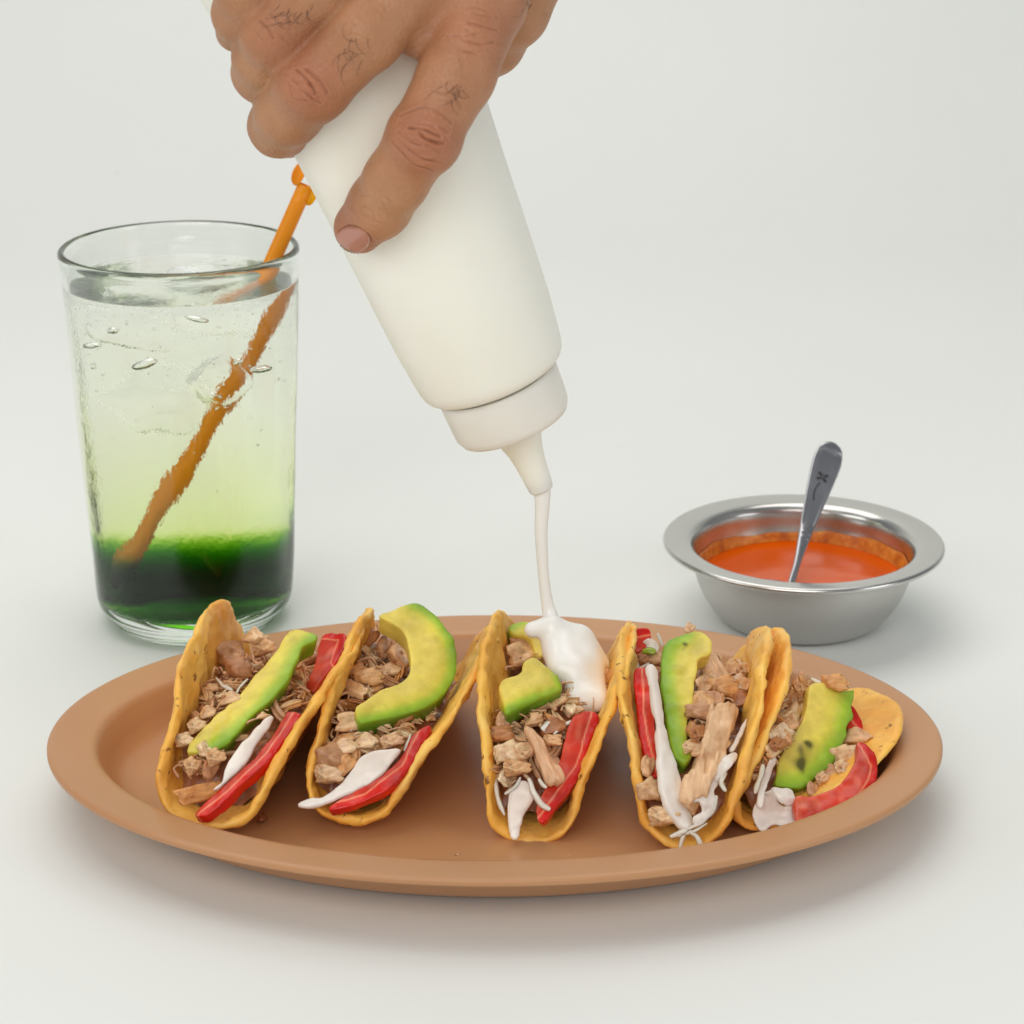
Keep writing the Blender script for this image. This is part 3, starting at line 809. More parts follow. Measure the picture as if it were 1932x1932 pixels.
sl(2, 'tomato_slice', t3, put(2, t3, 0.15), (-0.42, -0.62, 0.66), 0.34, 0.02, M['tomato'], h=0.042, amp=0.025, freq=2.2, colour=tom_colour(z3([(965, 920), (850, 1300), (570, 1685)]), 0.5, 0.5), seed=29, clear=0.3)
o3 = z3([(330, 1480), (400, 1390), (470, 1400), (520, 1480), (440, 1620), (400, 1790), (340, 1790), (320, 1650)])
onion(2, o3, 0.25, (0, -0.85, 0.53), 0.15, 6)
c3 = z3([(440, 1010), (520, 1030), (600, 1110), (680, 1240), (720, 1350), (640, 1410), (560, 1380), (520, 1260), (470, 1120)])
sl(2, 'chicken_piece', c3, put(2, c3, 0.42), (0.1, -0.8, 0.6), 0.6, 0.10, M['strip_chicken'], h=0.045, amp=0.17, freq=4.2, dome=0.03, seed=31, aniso=(c3[0], c3[5]))
for (x, y, ln, wd, an, pr) in [(390, 500, 1.5, .9, 60, 2), (420, 420, .9, .5, 20, 7), (350, 1200, 1.2, .8, 40, 7), (270, 1060, .9, .6, 10, 4), (420, 1180, .8, .6, 60, 2), (300, 1350, 1.1, .4, 80, 8), (380, 1290, .9, .6, 30, 4), (630, 1000, .9, .5, 20, 5), (640, 1100, .6, .4, 0, 4), (280, 960, .8, .5, 70, 5), (1000, 640, .8, .5, 70, 5), (260, 1200, .8, .5, 70, 4)]:
    px, py = z3([(x, y)])[0]; big_chunk(2, px, py, ln, wd, an, pr, 0.3)
sh(2, z3([(222, 1300), (240, 1450), (265, 1540), (297, 1630)]), 0.09, 0.2); sh(2, z3([(465, 1370), (510, 1470), (560, 1550), (620, 1590)]), 0.10, 0.55)
sh(2, z3([(645, 1060), (700, 1010), (775, 965)]), 0.09, 0.35); sh(2, z3([(300, 1480), (370, 1430), (410, 1360)]), 0.07, 0.3); sh(2, z3([(540, 1370), (565, 1410), (595, 1435)]), 0.06, 0.5)
sh(2, z3([(560, 1030), (620, 990), (690, 970)]), 0.16, 0.3)

# --- taco 4
t4 = z4([(212, 490), (330, 480), (345, 640), (370, 900), (392, 1260), (340, 1282), (300, 1180), (250, 980), (225, 760)])
sl(3, 'tomato_slice', t4, put(3, t4, 0.3), (0.25, -0.80, 0.55), 0.34, 0.02, M['tomato'], h=0.042, amp=0.025, freq=2.2, colour=tom_colour(z4([(212, 490), (225, 760), (250, 980), (330, 1282)]), 0.7, 0.0), seed=39)
t4b = z4([(195, 190), (310, 165), (335, 230), (290, 320), (215, 340)])
sl(3, 'tomato_slice', t4b, put(3, t4b, 0.25), NUP, 0.34, 0.02, M['tomato'], h=0.042, amp=0.02, freq=2.0, colour=tom_colour(z4([(195, 190), (310, 165)]), 0.4, 0.6), seed=40)
o4 = z4([(330, 450), (390, 490), (412, 640), (432, 800), (480, 1020), (545, 1200), (605, 1420), (660, 1620), (640, 1680), (570, 1670), (490, 1570), (430, 1420), (412, 1250), (398, 1000), (365, 740)])
onion(3, o4, 0.40, (0.1, -0.80, 0.60), 0.2, 8)
a4 = z4([(400, 480), (420, 320), (480, 230), (570, 190), (660, 160), (740, 190), (790, 270), (780, 350), (700, 400), (680, 520), (650, 700), (620, 900), (600, 1030), (640, 1100), (610, 1180), (550, 1160), (490, 1040), (460, 880), (430, 680)])
g4 = z4([(550, 1170), (460, 880), (400, 480), (420, 320), (480, 230), (570, 190)])
sl(3, 'avocado_slice', a4, put(3, a4, 0.6), (0.15, -0.72, 0.68), 0.7, 0.045, M['avocado'], h=0.045, amp=0.06, freq=1.8, dome=0.03, wedge=0.1, colour=avo_colour(g4, 1.0, 22, dark=(z4([(550, 320)])[0] + (0.07,),)), seed=45)
c4 = z4([(830, 740), (960, 730), (965, 830), (905, 1000), (865, 1150), (780, 1290), (720, 1420), (660, 1480), (590, 1440), (600, 1300), (680, 1150), (740, 980)])
sl(3, 'chicken_piece', c4, put(3, c4, 0.45), (0, -0.75, 0.66), 0.7, 0.10, M['strip_chicken'], h=0.045, amp=0.17, freq=4.2, dome=0.03, seed=47, aniso=(c4[0], c4[7]))
c4b = z4([(775, 340), (840, 350), (940, 500), (900, 555), (800, 580), (735, 480)])
sl(3, 'chicken_piece', c4b, put(3, c4b, 0.4), (0, -0.7, 0.7), 0.6, 0.10, M['strip_chicken'], h=0.045, amp=0.17, freq=4.2, dome=0.03, seed=48, aniso=(c4b[0], c4b[3]))
for (x, y, ln, wd, an, pr) in [(900, 620, 1.3, .8, 30, 7), (1000, 600, 1.0, .7, 60, 4), (720, 600, 1.0, .6, 70, 2), (700, 720, .9, .6, 20, 5), (780, 700, 1.0, .6, 0, 8), (720, 800, 1.2, .6, 20, 7), (660, 960, 1.0, .6, 80, 4), (1000, 700, .8, .5, 20, 5), (620, 1060, .6, .4, 50, 4), (350, 1400, 1.2, .8, 50, 7), (430, 1580, 1.0, .7, 20, 4), (300, 1200, 1.0, .5, 80, 5),
                               (900, 920, 1.0, .4, 70, 8), (860, 1050, .8, .4, 60, 5), (340, 390, .9, .5, 10, 7), (260, 400, .7, .5, 50, 4), (620, 160, .5, .3, 60, 5), (1010, 480, .9, .6, 80, 4), (690, 1080, .8, .5, 40, 2), (940, 460, .8, .5, 30, 5)]:
    px, py = z4([(x, y)])[0]; big_chunk(3, px, py, ln, wd, an, pr, 0.3)
for pts, r in [(((830, 1430), (800, 1540), (730, 1620), (600, 1690)), .09), (((480, 1740), (560, 1700), (610, 1690)), .10), (((610, 1690), (570, 1760), (550, 1840)), .07), (((620, 1700), (690, 1750), (730, 1835)), .12),
               (((540, 1740), (590, 1720), (680, 1690), (760, 1640)), .07), (((380, 200), (400, 250), (420, 300)), .07), (((210, 400), (240, 470), (330, 420)), .10), (((900, 1250), (870, 1330), (900, 1400)), .09)]:
    sh(3, z4(pts), r, 0.35)
sh(3, z4([(270, 340), (320, 330), (370, 350)]), 0.12, 0.45, tone=lin(150, 180, 50)[:3])

# --- taco 5
a5 = z5([(390, 1390), (430, 1240), (500, 1080), (600, 920), (650, 760), (680, 610), (800, 620), (920, 660), (1025, 650), (1020, 700), (990, 780), (1010, 870), (980, 930), (960, 1050), (900, 1150), (800, 1290), (720, 1370), (620, 1430), (470, 1430)])
g5 = z5([(470, 1440), (620, 1440), (800, 1300), (960, 1060), (1010, 870), (1025, 650)])
sl(4, 'avocado_slice', a5, put(4, a5, 0.55), (0.15, -0.62, 0.77), 0.75, 0.045, M['avocado'], h=0.045, amp=0.06, freq=1.7, dome=0.03, wedge=0.1, colour=avo_colour(g5, 1.25, 32, dark=(z5([(600, 1200)])[0] + (0.20,), z5([(670, 1120)])[0] + (0.16,))), seed=55)
t5 = z5([(555, 1510), (700, 1490), (850, 1440), (980, 1320), (1040, 1180), (1040, 1070), (1110, 1070), (1180, 1150), (1210, 1260), (1190, 1400), (1100, 1540), (900, 1660), (600, 1780), (565, 1680)])
sl(4, 'tomato_slice', t5, put(4, t5, 0.30, z5([(900, 1520)])[0]), (0.05, -0.55, 0.83), 0.34, 0.02, M['tomato'], h=0.042, amp=0.025, freq=2.2, colour=tom_colour(z5([(600, 1780), (900, 1660), (1100, 1540), (1190, 1400), (1210, 1260), (1110, 1070)]), 0.45, 0.45), seed=59, fit=0.7, clear=0.85)
t5b = z5([(975, 780), (1040, 820), (1090, 920), (1080, 990), (960, 960)])
sl(4, 'tomato_slice', t5b, put(4, t5b, 0.25), NUP, 0.34, 0.02, M['tomato'], h=0.042, amp=0.02, freq=2.0, colour=tom_colour(z5([(980, 780), (1090, 920)]), 0.4, 0.1), seed=60)
o5 = z5([(230, 1600), (280, 1480), (360, 1460), (420, 1530), (480, 1580), (540, 1550), (575, 1700), (590, 1775), (500, 1745), (400, 1720), (310, 1780), (260, 1740)])
def leaf(k, pts, lift, seed, normal=(0, -0.8, 0.6)):
    sl(k, 'cabbage_leaf', pts, put(k, pts, lift), normal, 0.10, 0.035, M['onion'], h=0.04, amp=0.03, freq=3.5, wave=0.35, colour=onion_colour(seed), seed=seed)
leaf(4, o5, 0.4, 9)
leaf(4, z5([(255, 1560), (280, 1400), (330, 1260), (370, 1190), (400, 1210), (380, 1300), (345, 1400), (310, 1520), (290, 1590)]), 0.35, 71)
leaf(4, z5([(370, 1440), (440, 1430), (520, 1450), (545, 1530), (500, 1580), (440, 1560), (390, 1500)]), 0.3, 72)
leaf(3, z4([(745, 1350), (775, 1300), (800, 1270), (850, 1330), (815, 1400), (835, 1470), (805, 1570), (735, 1640), (670, 1650), (655, 1590), (715, 1550), (700, 1480), (650, 1470)]), 0.35, 73)
leaf(3, z4([(860, 1160), (930, 1120), (990, 1110), (965, 1190), (900, 1260), (860, 1320), (800, 1300)]), 0.3, 74)
leaf(3, z4([(930, 1090), (970, 990), (1050, 855), (1045, 930), (1000, 1040), (950, 1100)]), 0.35, 75)
leaf(3, z4([(250, 280), (320, 240), (390, 270), (410, 310), (370, 345), (310, 320)]), 0.45, 76)
for (x, y, ln, wd, an, pr) in [(590, 640, 1.0, .6, 70, 4), (560, 700, .9, .5, 30, 5), (620, 560, .9, .4, 85, 8), (540, 850, 1.5, .5, 80, 3), (560, 760, 1.0, .4, 75, 5), (430, 1000, 1.3, .6, 60, 8), (490, 940, .8, .4, 30, 5), (870, 610, 1.0, .6, 10, 7), (360, 1140, .9, .5, 70, 2), (1010, 1020, 1.2, .5, -10, 5), (940, 1190, 1.1, .7, 30, 7), (920, 1290, .8, .6, 60, 4), (1000, 1140, .9, .4, 20, 8),
                               (820, 1300, .8, .4, 10, 5), (760, 1360, .6, .4, 50, 4), (680, 1440, .6, .4, 80, 5), (480, 1020, .7, .4, 100, 5), (400, 1090, .8, .5, 60, 4), (620, 820, .8, .4, 80, 5)]:
    px, py = z5([(x, y)])[0]; big_chunk(4, px, py, ln, wd, an, pr, 0.35)
for pts, r in [(((300, 1250), (270, 1380), (235, 1480)), .10), (((480, 1440), (500, 1520), (540, 1530)), .07), (((680, 570), (720, 590), (770, 610)), .10), (((1160, 1110), (1200, 1090)), .07), (((1040, 1190), (1090, 1190)), .05), (((430, 1740), (500, 1760), (580, 1755)), .10)]:
    sh(4, z5(pts), r, 0.4)

for k, p in enumerate(TACO):
    t = tacos[k]
    rng = np.random.default_rng(100 + k)
    for i in range(NCH[k]):
        u = rng.uniform(-0.86, 0.38); tt = rng.uniform(0.06, 0.94)
        L = fill_pts(p, np.array([u]), np.array([tt]), FRAC[k], CROWN[k])[0]
        L[2] += rng.uniform(-0.38, 0.10) if abs(u) < 0.7 else rng.uniform(0.0, 0.12)
        W = to_world(p, L)
        if covered(k, W): continue
        s_ = rng.uniform(0.18, 0.38)
        o = bpy.data.objects.new('chicken_piece', CH[rng.integers(len(CH)) if rng.random() < 0.45 else rng.integers(10, len(CH))]); COL.objects.link(o)
        o.location = Vector(W * S); o.scale = (s_,) * 3
        o.rotation_euler = (rng.uniform(-.5, .5), rng.uniform(-.6, .6), rng.uniform(0, 6.28))
        adopt(o, t)
    # wispy fibres of meat, too fine to count
    VV = []; FF = []; off = 0
    for i in range(110):
        u = rng.uniform(-0.84, 0.4); tt = rng.uniform(0.05, 0.95)
        c = to_world(p, fill_pts(p, np.array([u]), np.array([tt]), FRAC[k], CROWN[k])[0]) + np.array([0, 0, 0.08])
        if covered(k, c): continue
        d = unit(rng.normal(size=3) * np.array([1, 1, 0.45])); l = rng.uniform(0.3, 0.8); b_ = rng.normal(size=3) * 0.09
        q = np.array([c - d * l / 2, c + b_, c + d * l / 2]); q = smooth_prof(q, 4)
        V, Fc = tube(q, 0.035 * np.linspace(1.2, 0.5, len(q)) * rng.uniform(0.6, 1.6), 6)
        VV.append(V); FF += [tuple(x + off for x in f) for f in Fc]; off += len(V)
    me = mesh_from('meat_fibres', np.concatenate(VV), FF)
    adopt(obj('meat_fibres', me, M['pale_chicken'], kind='stuff'), t)

# crumbs on the plate
CR = [(495, 1548, 1.0, 'tiny brown crumb on the plate floor between two tacos'), (235, 1420, .7, 'tiny pale crumb on the empty end of the plate floor'), (860, 1610, .5, 'tiny tan crumb on the plate floor before the middle taco')]
for i, (px, py, sc_, lb) in enumerate(CR):
    me = chunk_mesh(90 + i, .2, .07, .05); me.materials.clear(); me.materials.append(M['bed'] if i == 0 else M['pale_chicken'])
    r = ray(px, py); q = CAM + r * (0.60 - CAM[2]) / r[2]
    o = obj('crumb', me, label=lb, cat='crumb', group='crumbs on the plate'); o.location = Vector(q * S); o.rotation_euler = (0, 0, 1.4 + i); o.scale = (sc_,) * 3

# ------------------------------------------------------------------ squeeze bottle
TIP = P(1022, 924, 2.0); AX_TOP = P(735, 232, 1.3)
AXIS = unit(AX_TOP - TIP)
KPX = np.linalg.norm(AX_TOP - TIP) / math.hypot(735 - 1022, 232 - 924)      # cm of axis per pixel
RPX = 1 / 65.0
def build_bottle():
    t = thing('squeeze_bottle', 'ivory plastic squeeze bottle held upside down above the middle taco', 'bottle')
    t.location = TIP * S
    t.rotation_mode = 'QUATERNION'; t.rotation_quaternion = Vector(AXIS).to_track_quat('Z', 'X')
    def pr(l): return [(r * RPX, s_ * KPX) for (r, s_) in l]
    body = pr([(0, 262), (60, 260), (108, 258), (109, 252), (109, 246), (111, 241), (116, 239), (125, 240), (133, 246), (139, 256), (142, 268), (145, 290), (152, 350), (160, 470), (169, 620), (179, 755), (196, 870), (210, 980), (224, 1094), (232, 1200), (236, 1300), (232, 1330), (215, 1345), (120, 1350), (0, 1340)])
    # neck below the shoulder
    body[0:3] = pr([(0, 205), (60, 205), (107, 206)])
    V, Fc = lathe(body, 96); me = mesh_from('bottle_body', V, Fc); fixn(me)
    obj('bottle_body', me, M['bottle'], t)
    cap = pr([(0, 150), (50, 146), (92, 142), (100, 140), (106, 142), (109, 148), (111, 152), (112.5, 156), (114, 175), (115, 200), (116, 224), (114.5, 230), (112, 232), (105, 231)])
    V, Fc = lathe(cap, 96); me = mesh_from('cap', V, Fc); fixn(me); obj('cap', me, M['cap'], t)
    noz = pr([(16, 20), (16, 1), (19, 0), (22.5, 1), (24, 5), (26, 25), (29.5, 60), (34, 85), (42, 110), (50, 130), (54, 139), (56, 146)])
    V, Fc = lathe(noz, 64); me = mesh_from('nozzle', V, Fc); fixn(me); obj('nozzle', me, M['bottle'], t)
build_bottle()

# ------------------------------------------------------------------ poured cream
def capsule(G, a, b, ra, rb):
    a = np.asarray(a, np.float32); b = np.asarray(b, np.float32); ab = b - a
    d0 = G[0] - a[0]; d1 = G[1] - a[1]; d2 = G[2] - a[2]
    t = np.clip((d0 * ab[0] + d1 * ab[1] + d2 * ab[2]) / (ab @ ab + 1e-9), 0, 1)
    return np.sqrt((d0 - ab[0] * t) ** 2 + (d1 - ab[1] * t) ** 2 + (d2 - ab[2] * t) ** 2) - (ra + (rb - ra) * t)
def smin(a, b, k):
    h = np.maximum(k - np.abs(a - b), 0) / k
    return np.minimum(a, b) - h * h * k * 0.25
def grid(lo, hi, h):
    ax = [np.arange(l, u + h, h, dtype=np.float32) for l, u in zip(lo, hi)]
    return np.meshgrid(*ax, indexing='ij')
def build_cream():
    t = thing('poured_cream', 'white cream pouring from the nozzle and pooling on the middle taco', 'cream')
    k = 2
    def q(px, py, lift):
        return onfill(k, px, py) - ray(px, py) * lift
    base = q(1075, 1250, 0)
    def at(px, py, Y): return P(px, py, Y)
    C = [  # pixel, depth, radius
        ((1005, 1188, 1.55), (1040, 1180, 1.5), .24, .27),
        ((1045, 1185, 1.7), (1085, 1205, 1.7), .34, .42),
        ((1060, 1225, 1.3), (1095, 1245, 1.2), .60, .62),
        ((1095, 1210, 1.9), (1125, 1255, 1.5), .42, .40),
        ((1060, 1250, 0.7), (1080, 1275, 0.6), .45, .45),
        ((1085, 1270, 0.5), (1105, 1315, 0.0), .52, .46),
        ((1092, 1322, -0.3), (1126, 1322, -0.3), .38, .32),
        ((1110, 1265, 0.9), (1122, 1310, 0.2), .45, .36),
        ((1055, 1268, 0.4), (1060, 1272, 0.4), .22, .22),
    ]
    pts = [P(*a) for a, b, _, _ in C] + [P(*b) for a, b, _, _ in C]
    lo = np.min(pts, 0) - 0.9; hi = np.max(pts, 0) + 0.9
    h = 0.05; G = grid(lo, hi, h); F = None
    for a, b, ra, rb in C:
        d = capsule(G, P(*a), P(*b), ra, rb); F = d if F is None else smin(F, d, 0.34)
    q3 = np.stack(G, -1); F = F + 0.012 * vnoise(q3, 1.3, 3).astype(np.float32)
    V, Fc = surfnet(F, lo, h)
    t.location = P(1060, 1260, 0.8) * S
    adopt(obj('cream_dollop', mesh_from('cream_dollop', V, Fc), M['cream']), t)
    st = [(1023, 905, 2.0, .22), (1023, 926, 2.0, .245), (1023, 955, 1.98, .215), (1021, 1000, 1.96, .19), (1023, 1050, 1.94, .17), (1027, 1100, 1.9, .165), (1033, 1140, 1.85, .185), (1039, 1165, 1.75, .24), (1035, 1185, 1.65, .30), (1030, 1196, 1.55, .25)]
    pp = smooth_prof(np.array([np.r_[P(a, b, c), r] for a, b, c, r in st]), 6)
    V, Fc = tube(pp[:, :3], pp[:, 3], 24)
    adopt(obj('cream_stream', mesh_from('cream_stream', V, Fc), M['cream']), t)
build_cream()

# ------------------------------------------------------------------ hand
def build_hand():
    J = {
        'index': [(912, 0, -1.5, 1.18), (862, 140, -2.5, 1.02), (800, 258, -2.95, 0.98), (748, 340, -2.35, 0.90), (716, 388, -1.85, 0.88), (677, 430, -1.15, 0.72)],
        'middle': [(800, -60, -1.8, 1.08), (690, 62, -2.6, 1.02), (590, 160, -2.35, 1.0), (546, 210, -1.3, 0.92), (528, 238, -0.2, 0.85), (545, 258, 1.0, 0.62)],
        'ring': [(690, -150, -1.7, 0.98), (593, -24, -2.5, 0.93), (518, 64, -2.15, 0.90), (499, 108, -1.35, 0.84), (493, 138, -0.6, 0.78), (505, 165, 0.4, 0.62)],
        'little': [(590, -200, -1.6, 1.0), (515, -95, -2.4, 0.84), (466, -16, -2.1, 0.80), (452, 26, -1.5, 0.73), (447, 58, -0.6, 0.58)],
        'thumb': [(1050, -330, 1.2, 1.4), (1030, -120, 1.5, 1.2), (968, 22, 2.0, 0.98), (930, 80, 2.9, 0.88), (900, 120, 3.8, 0.72)]}
    W = {k: [(P(a, b, c), r * 0.95) for a, b, c, r in v] for k, v in J.items()}
    carp = [P(1000, -400, -0.4), P(960, -420, -0.7), P(920, -430, -0.4), P(880, -430, 0.2)]
    wrist = P(1080, -760, 0.6)
    allp = [x for v in W.values() for x, _ in v] + carp + [wrist]
    lo = np.min(allp, 0) - 2.0; hi = np.max(allp, 0) + 2.0
    hi[2] = min(hi[2], P(900, -520, 0)[2])
    h = 0.075
    G = grid(lo, hi, h)
    fing = None
    for k in ('index', 'middle', 'ring', 'little'):
        d = None
        for (a, ra), (b, rb) in zip(W[k][:-1], W[k][1:]):
            c = capsule(G, a, b, ra, rb); d = c if d is None else smin(d, c, 0.25)
        fing = d if fing is None else smin(fing, d, 0.05)
    palm = None
    for k, cpt in zip(('index', 'middle', 'ring', 'little'), carp):
        c = capsule(G, W[k][0][0], cpt, W[k][0][1] * 0.98, 1.45); palm = c if palm is None else smin(palm, c, 1.0)
    palm = smin(palm, capsule(G, carp[1], wrist, 1.9, 2.3), 1.0)
    # web between index and middle finger
    palm = smin(palm, capsule(G, P(850, 30, -1.6), P(790, 55, -1.9), 0.75, 0.75), 0.6)
    F = smin(fing, palm, 0.22)
    d = None
    for (a, ra), (b, rb) in zip(W['thumb'][:-1], W['thumb'][1:]):
        c = capsule(G, a, b, ra, rb); d = c if d is None else smin(d, c, 0.3)
    F = smin(F, d, 0.35)
    # knuckle bumps
    for (px, py, Y, r) in [(802, 262, -3.15, 0.86), (588, 158, -2.6, 0.86), (518, 64, -2.4, 0.78)]:
        F = smin(F, capsule(G, P(px, py, Y), P(px + 1, py, Y), r, r), 0.3)
    q = np.stack(G, -1)
    F = F + (0.035 * vnoise(q, 0.9, 5) + 0.012 * vnoise(q, 2.4, 6)).astype(np.float32)
    V, Fc = surfnet(F.astype(np.float32), lo, h)
    me = mesh_from('hand', V, Fc)
    # finer mesh where the skin folds
    zz = lambda l: [(349 + x * .3613, y * .3613) for (x, y) in l]
    creases = [([(1165, 670), (1250, 680), (1330, 715)], 1.0), ([(1080, 740), (1130, 800), (1200, 860), (1290, 890)], .8), ([(1170, 780), (1240, 830), (1320, 850)], .8), ([(1225, 690), (1260, 730), (1350, 750)], 1.0),
               ([(1130, 600), (1230, 562), (1320, 585), (1390, 640)], .5), ([(1330, 660), (1375, 690)], .5), ([(1110, 690), (1160, 740), (1230, 760)], .5),
               ([(580, 365), (640, 420), (680, 490)], .9), ([(630, 360), (700, 420), (745, 490)], .7), ([(600, 470), (650, 505), (710, 540)], .6), ([(560, 420), (600, 450)], .4),
               ([(385, 110), (430, 150), (462, 200)], .7), ([(360, 160), (400, 210)], .4),
               ([(1480, 120), (1560, 140), (1630, 158)], .5), ([(1450, 210), (1530, 232), (1610, 220)], .5), ([(1400, 185), (1470, 190), (1540, 175)], .4), ([(1500, 70), (1600, 90)], .4), ([(1430, 265), (1530, 285)], .3)]
    rgc = np.random.default_rng(21)
    for (cx, cy_), (ax, ay), hw, spread, cnt, stg in [((795, 262), (-.47, .88), 52, 40, 9, .45), ((590, 160), (-.72, .69), 46, 34, 7, .4), ((518, 66), (-.65, .76), 40, 28, 5, .4), ((716, 392), (-.62, .78), 42, 30, 7, .28), ((895, 60), (-.35, .94), 55, 45, 6, .3), ((660, 92), (-.7, .7), 40, 60, 5, .15), ((845, 170), (-.45, .89), 45, 50, 5, .15)]:
        for i in range(cnt):
            o_ = rgc.uniform(-spread, spread); h2 = hw * rgc.uniform(.3, .95); sh_ = rgc.uniform(-.4, .4) * hw; bow = rgc.normal() * 7 + o_ * 0.15
            pl = []
            for t_ in (-1, -.33, .33, 1):
                a_ = sh_ + t_ * h2; b_ = o_ + bow * (1 - t_ * t_) + rgc.normal() * 1.5
                pl.append(((cx + a_ * ay + b_ * ax - 349) / .3613, (cy_ - a_ * ax + b_ * ay) / .3613))
            creases.append((pl, stg * rgc.uniform(.5, 1.1)))
    creases.append(([(800, 1210), (850, 1180), (910, 1190), (955, 1220), (975, 1260)], 1.0))
    bm = bmesh.new(); bm.from_mesh(me)
    bvh = BVHTree.FromBMesh(bm)
    def hit(px, py):
        r = bvh.ray_cast(Vector(CAM * S), Vector(ray(px, py)))
        return r[0], r[1]
    lines = []
    for pl, s_ in creases:
        p3 = []
        for q in smooth_prof(zz(pl), 6):
            c, n = hit(*q)
            if c is not None: p3.append(np.array(c))
        if len(p3) > 1: lines.append((np.array(p3), s_))
    allc = np.concatenate([l for l, _ in lines])
    def near(V, rad):
        m = np.zeros(len(V), bool)
        for c in allc: m |= ((V - c) ** 2).sum(1) < rad * rad
        return m
    for rad in (0.0030, 0.0022):
        bm.verts.ensure_lookup_table()
        Va = np.array([v.co[:] for v in bm.verts]); m = near(Va, rad)
        es = [e for e in bm.edges if m[e.verts[0].index] and m[e.verts[1].index]]
        bmesh.ops.subdivide_edges(bm, edges=es, cuts=1, use_grid_fill=True, smooth=0.6)
        bm.verts.index_update()
    bmesh.ops.triangulate(bm, faces=[f for f in bm.faces if len(f.verts) > 4])
    bm.normal_update(); bm.verts.ensure_lookup_table()
    Va = np.array([v.co[:] for v in bm.verts]); Na = np.array([v.normal[:] for v in bm.verts])
    disp = np.zeros(len(Va))
    for l, s_ in lines:
        d = np.full(len(Va), 1e9)
        for a, b in zip(l[:-1], l[1:]):
            e = b - a; t = np.clip(((Va - a) @ e) / (e @ e + 1e-18), 0, 1); d = np.minimum(d, np.linalg.norm(Va - a - t[:, None] * e, axis=1))
        disp -= s_ * 0.00036 * np.exp(-(d / 0.0003) ** 2) - s_ * 0.00016 * np.exp(-((d - 0.0009) / 0.0005) ** 2)
    disp = np.maximum(disp, -0.0007)
    Va = Va + Na * disp[:, None]
    for v, c in zip(bm.verts, Va): v.co = c
    for f in bm.faces: f.smooth = True
    bm.to_mesh(me); 
    bvh2 = BVHTree.FromBMesh(bm); bm.free()
    # colour: redder knuckles and fingertips, darker folds
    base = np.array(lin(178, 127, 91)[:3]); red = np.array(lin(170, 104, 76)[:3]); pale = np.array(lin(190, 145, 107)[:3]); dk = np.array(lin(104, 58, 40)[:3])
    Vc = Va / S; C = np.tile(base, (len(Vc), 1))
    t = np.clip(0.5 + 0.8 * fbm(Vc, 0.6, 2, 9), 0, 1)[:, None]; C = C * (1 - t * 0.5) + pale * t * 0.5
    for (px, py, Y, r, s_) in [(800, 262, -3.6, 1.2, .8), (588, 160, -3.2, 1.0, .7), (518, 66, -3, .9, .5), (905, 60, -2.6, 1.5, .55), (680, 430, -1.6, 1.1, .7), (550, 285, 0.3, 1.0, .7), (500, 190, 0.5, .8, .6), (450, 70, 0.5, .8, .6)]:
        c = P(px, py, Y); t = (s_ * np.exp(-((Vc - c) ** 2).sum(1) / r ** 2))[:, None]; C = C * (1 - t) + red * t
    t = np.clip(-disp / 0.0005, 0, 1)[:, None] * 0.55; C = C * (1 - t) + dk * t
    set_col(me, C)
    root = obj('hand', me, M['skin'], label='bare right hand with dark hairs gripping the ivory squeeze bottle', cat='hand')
    # fingernail of the index finger
    def hit2(px, py):
        r = bvh2.ray_cast(Vector(CAM * S), Vector(ray(px, py)))
        return (np.array(r[0]) / S, np.array(r[1])) if r[0] is not None else (None, None)
    Q = np.array(zz([(790, 1240), (800, 1300), (850, 1335), (905, 1325), (955, 1290), (965, 1240), (930, 1205), (860, 1185), (815, 1200)])); Q = closed_curve(Q, 60)
    ctr = Q.mean(0); V = []; Fc = []; n = len(Q)
    for s_ in (1.0, 0.93, 0.75, 0.5, 0.25):
        for q in Q:
            c, nn = hit2(*(ctr + (q - ctr) * s_))
            if c is None: c, nn = hit2(*(ctr + (q - ctr) * (s_ * 0.9)))
            if c is None: c, nn = hit2(*ctr)
            V.append(c + nn * (-0.01 if s_ == 1.0 else 0.03 + 0.02 * (1 - s_)))
    c, nn = hit2(*ctr); V.append(c + nn * 0.05)
    for i in range(4):
        for j in range(n):
            k2 = (j + 1) % n; Fc.append((i * n + j, i * n + k2, (i + 1) * n + k2, (i + 1) * n + j))
    for j in range(n): Fc.append((4 * n + j, 4 * n + (j + 1) % n, 5 * n))
    me = mesh_from('fingernail', V, Fc); fixn(me); obj('fingernail', me, M['nail'], root)
    # hair tufts
    VV = []; FF = []; off = 0; rng = np.random.default_rng(3)
    tufts = [((860, 290), 95, 75, 12), ((1420, 460), 65, 80, 12), ((520, 70), 85, 55, 11), ((620, 20), 60, 40, 5), ((1790, 10), 40, 30, 5)]
    for (cx, cy_), wx, wy, cnt in tufts:
        for i in range(cnt):
            zx, zy = cx + rng.normal() * wx * .5, cy_ + rng.normal() * wy * .5
            px, py = zz([(zx, zy)])[0]; c, nn = hit2(px, py)
            if c is None: continue
            d = np.array([rng.normal(-0.6, .5), 0, rng.normal(-0.7, .5)]); d = unit(d - nn * (d @ nn)); l = rng.uniform(.3, .8)
            sd = np.cross(nn, d); th = rng.normal() * 1.0 + (1.1 if rng.random() < .7 else -0.8); q = []
            for a in np.linspace(0, 1, 9):
                q.append(c + l * (d * math.sin(th * a) / th + sd * (1 - math.cos(th * a)) / th) + nn * (-0.02 + 0.30 * a * (1 - a)))
            q = np.array(q)
            V, Fc = tube(q, 0.0055 * np.linspace(1, .35, len(q)), 4); VV.append(V); FF += [tuple(x + off for x in f) for f in Fc]; off += len(V)
    obj('finger_hair', mesh_from('finger_hair', np.concatenate(VV), FF), M['hair'], root, kind='stuff')
build_hand()

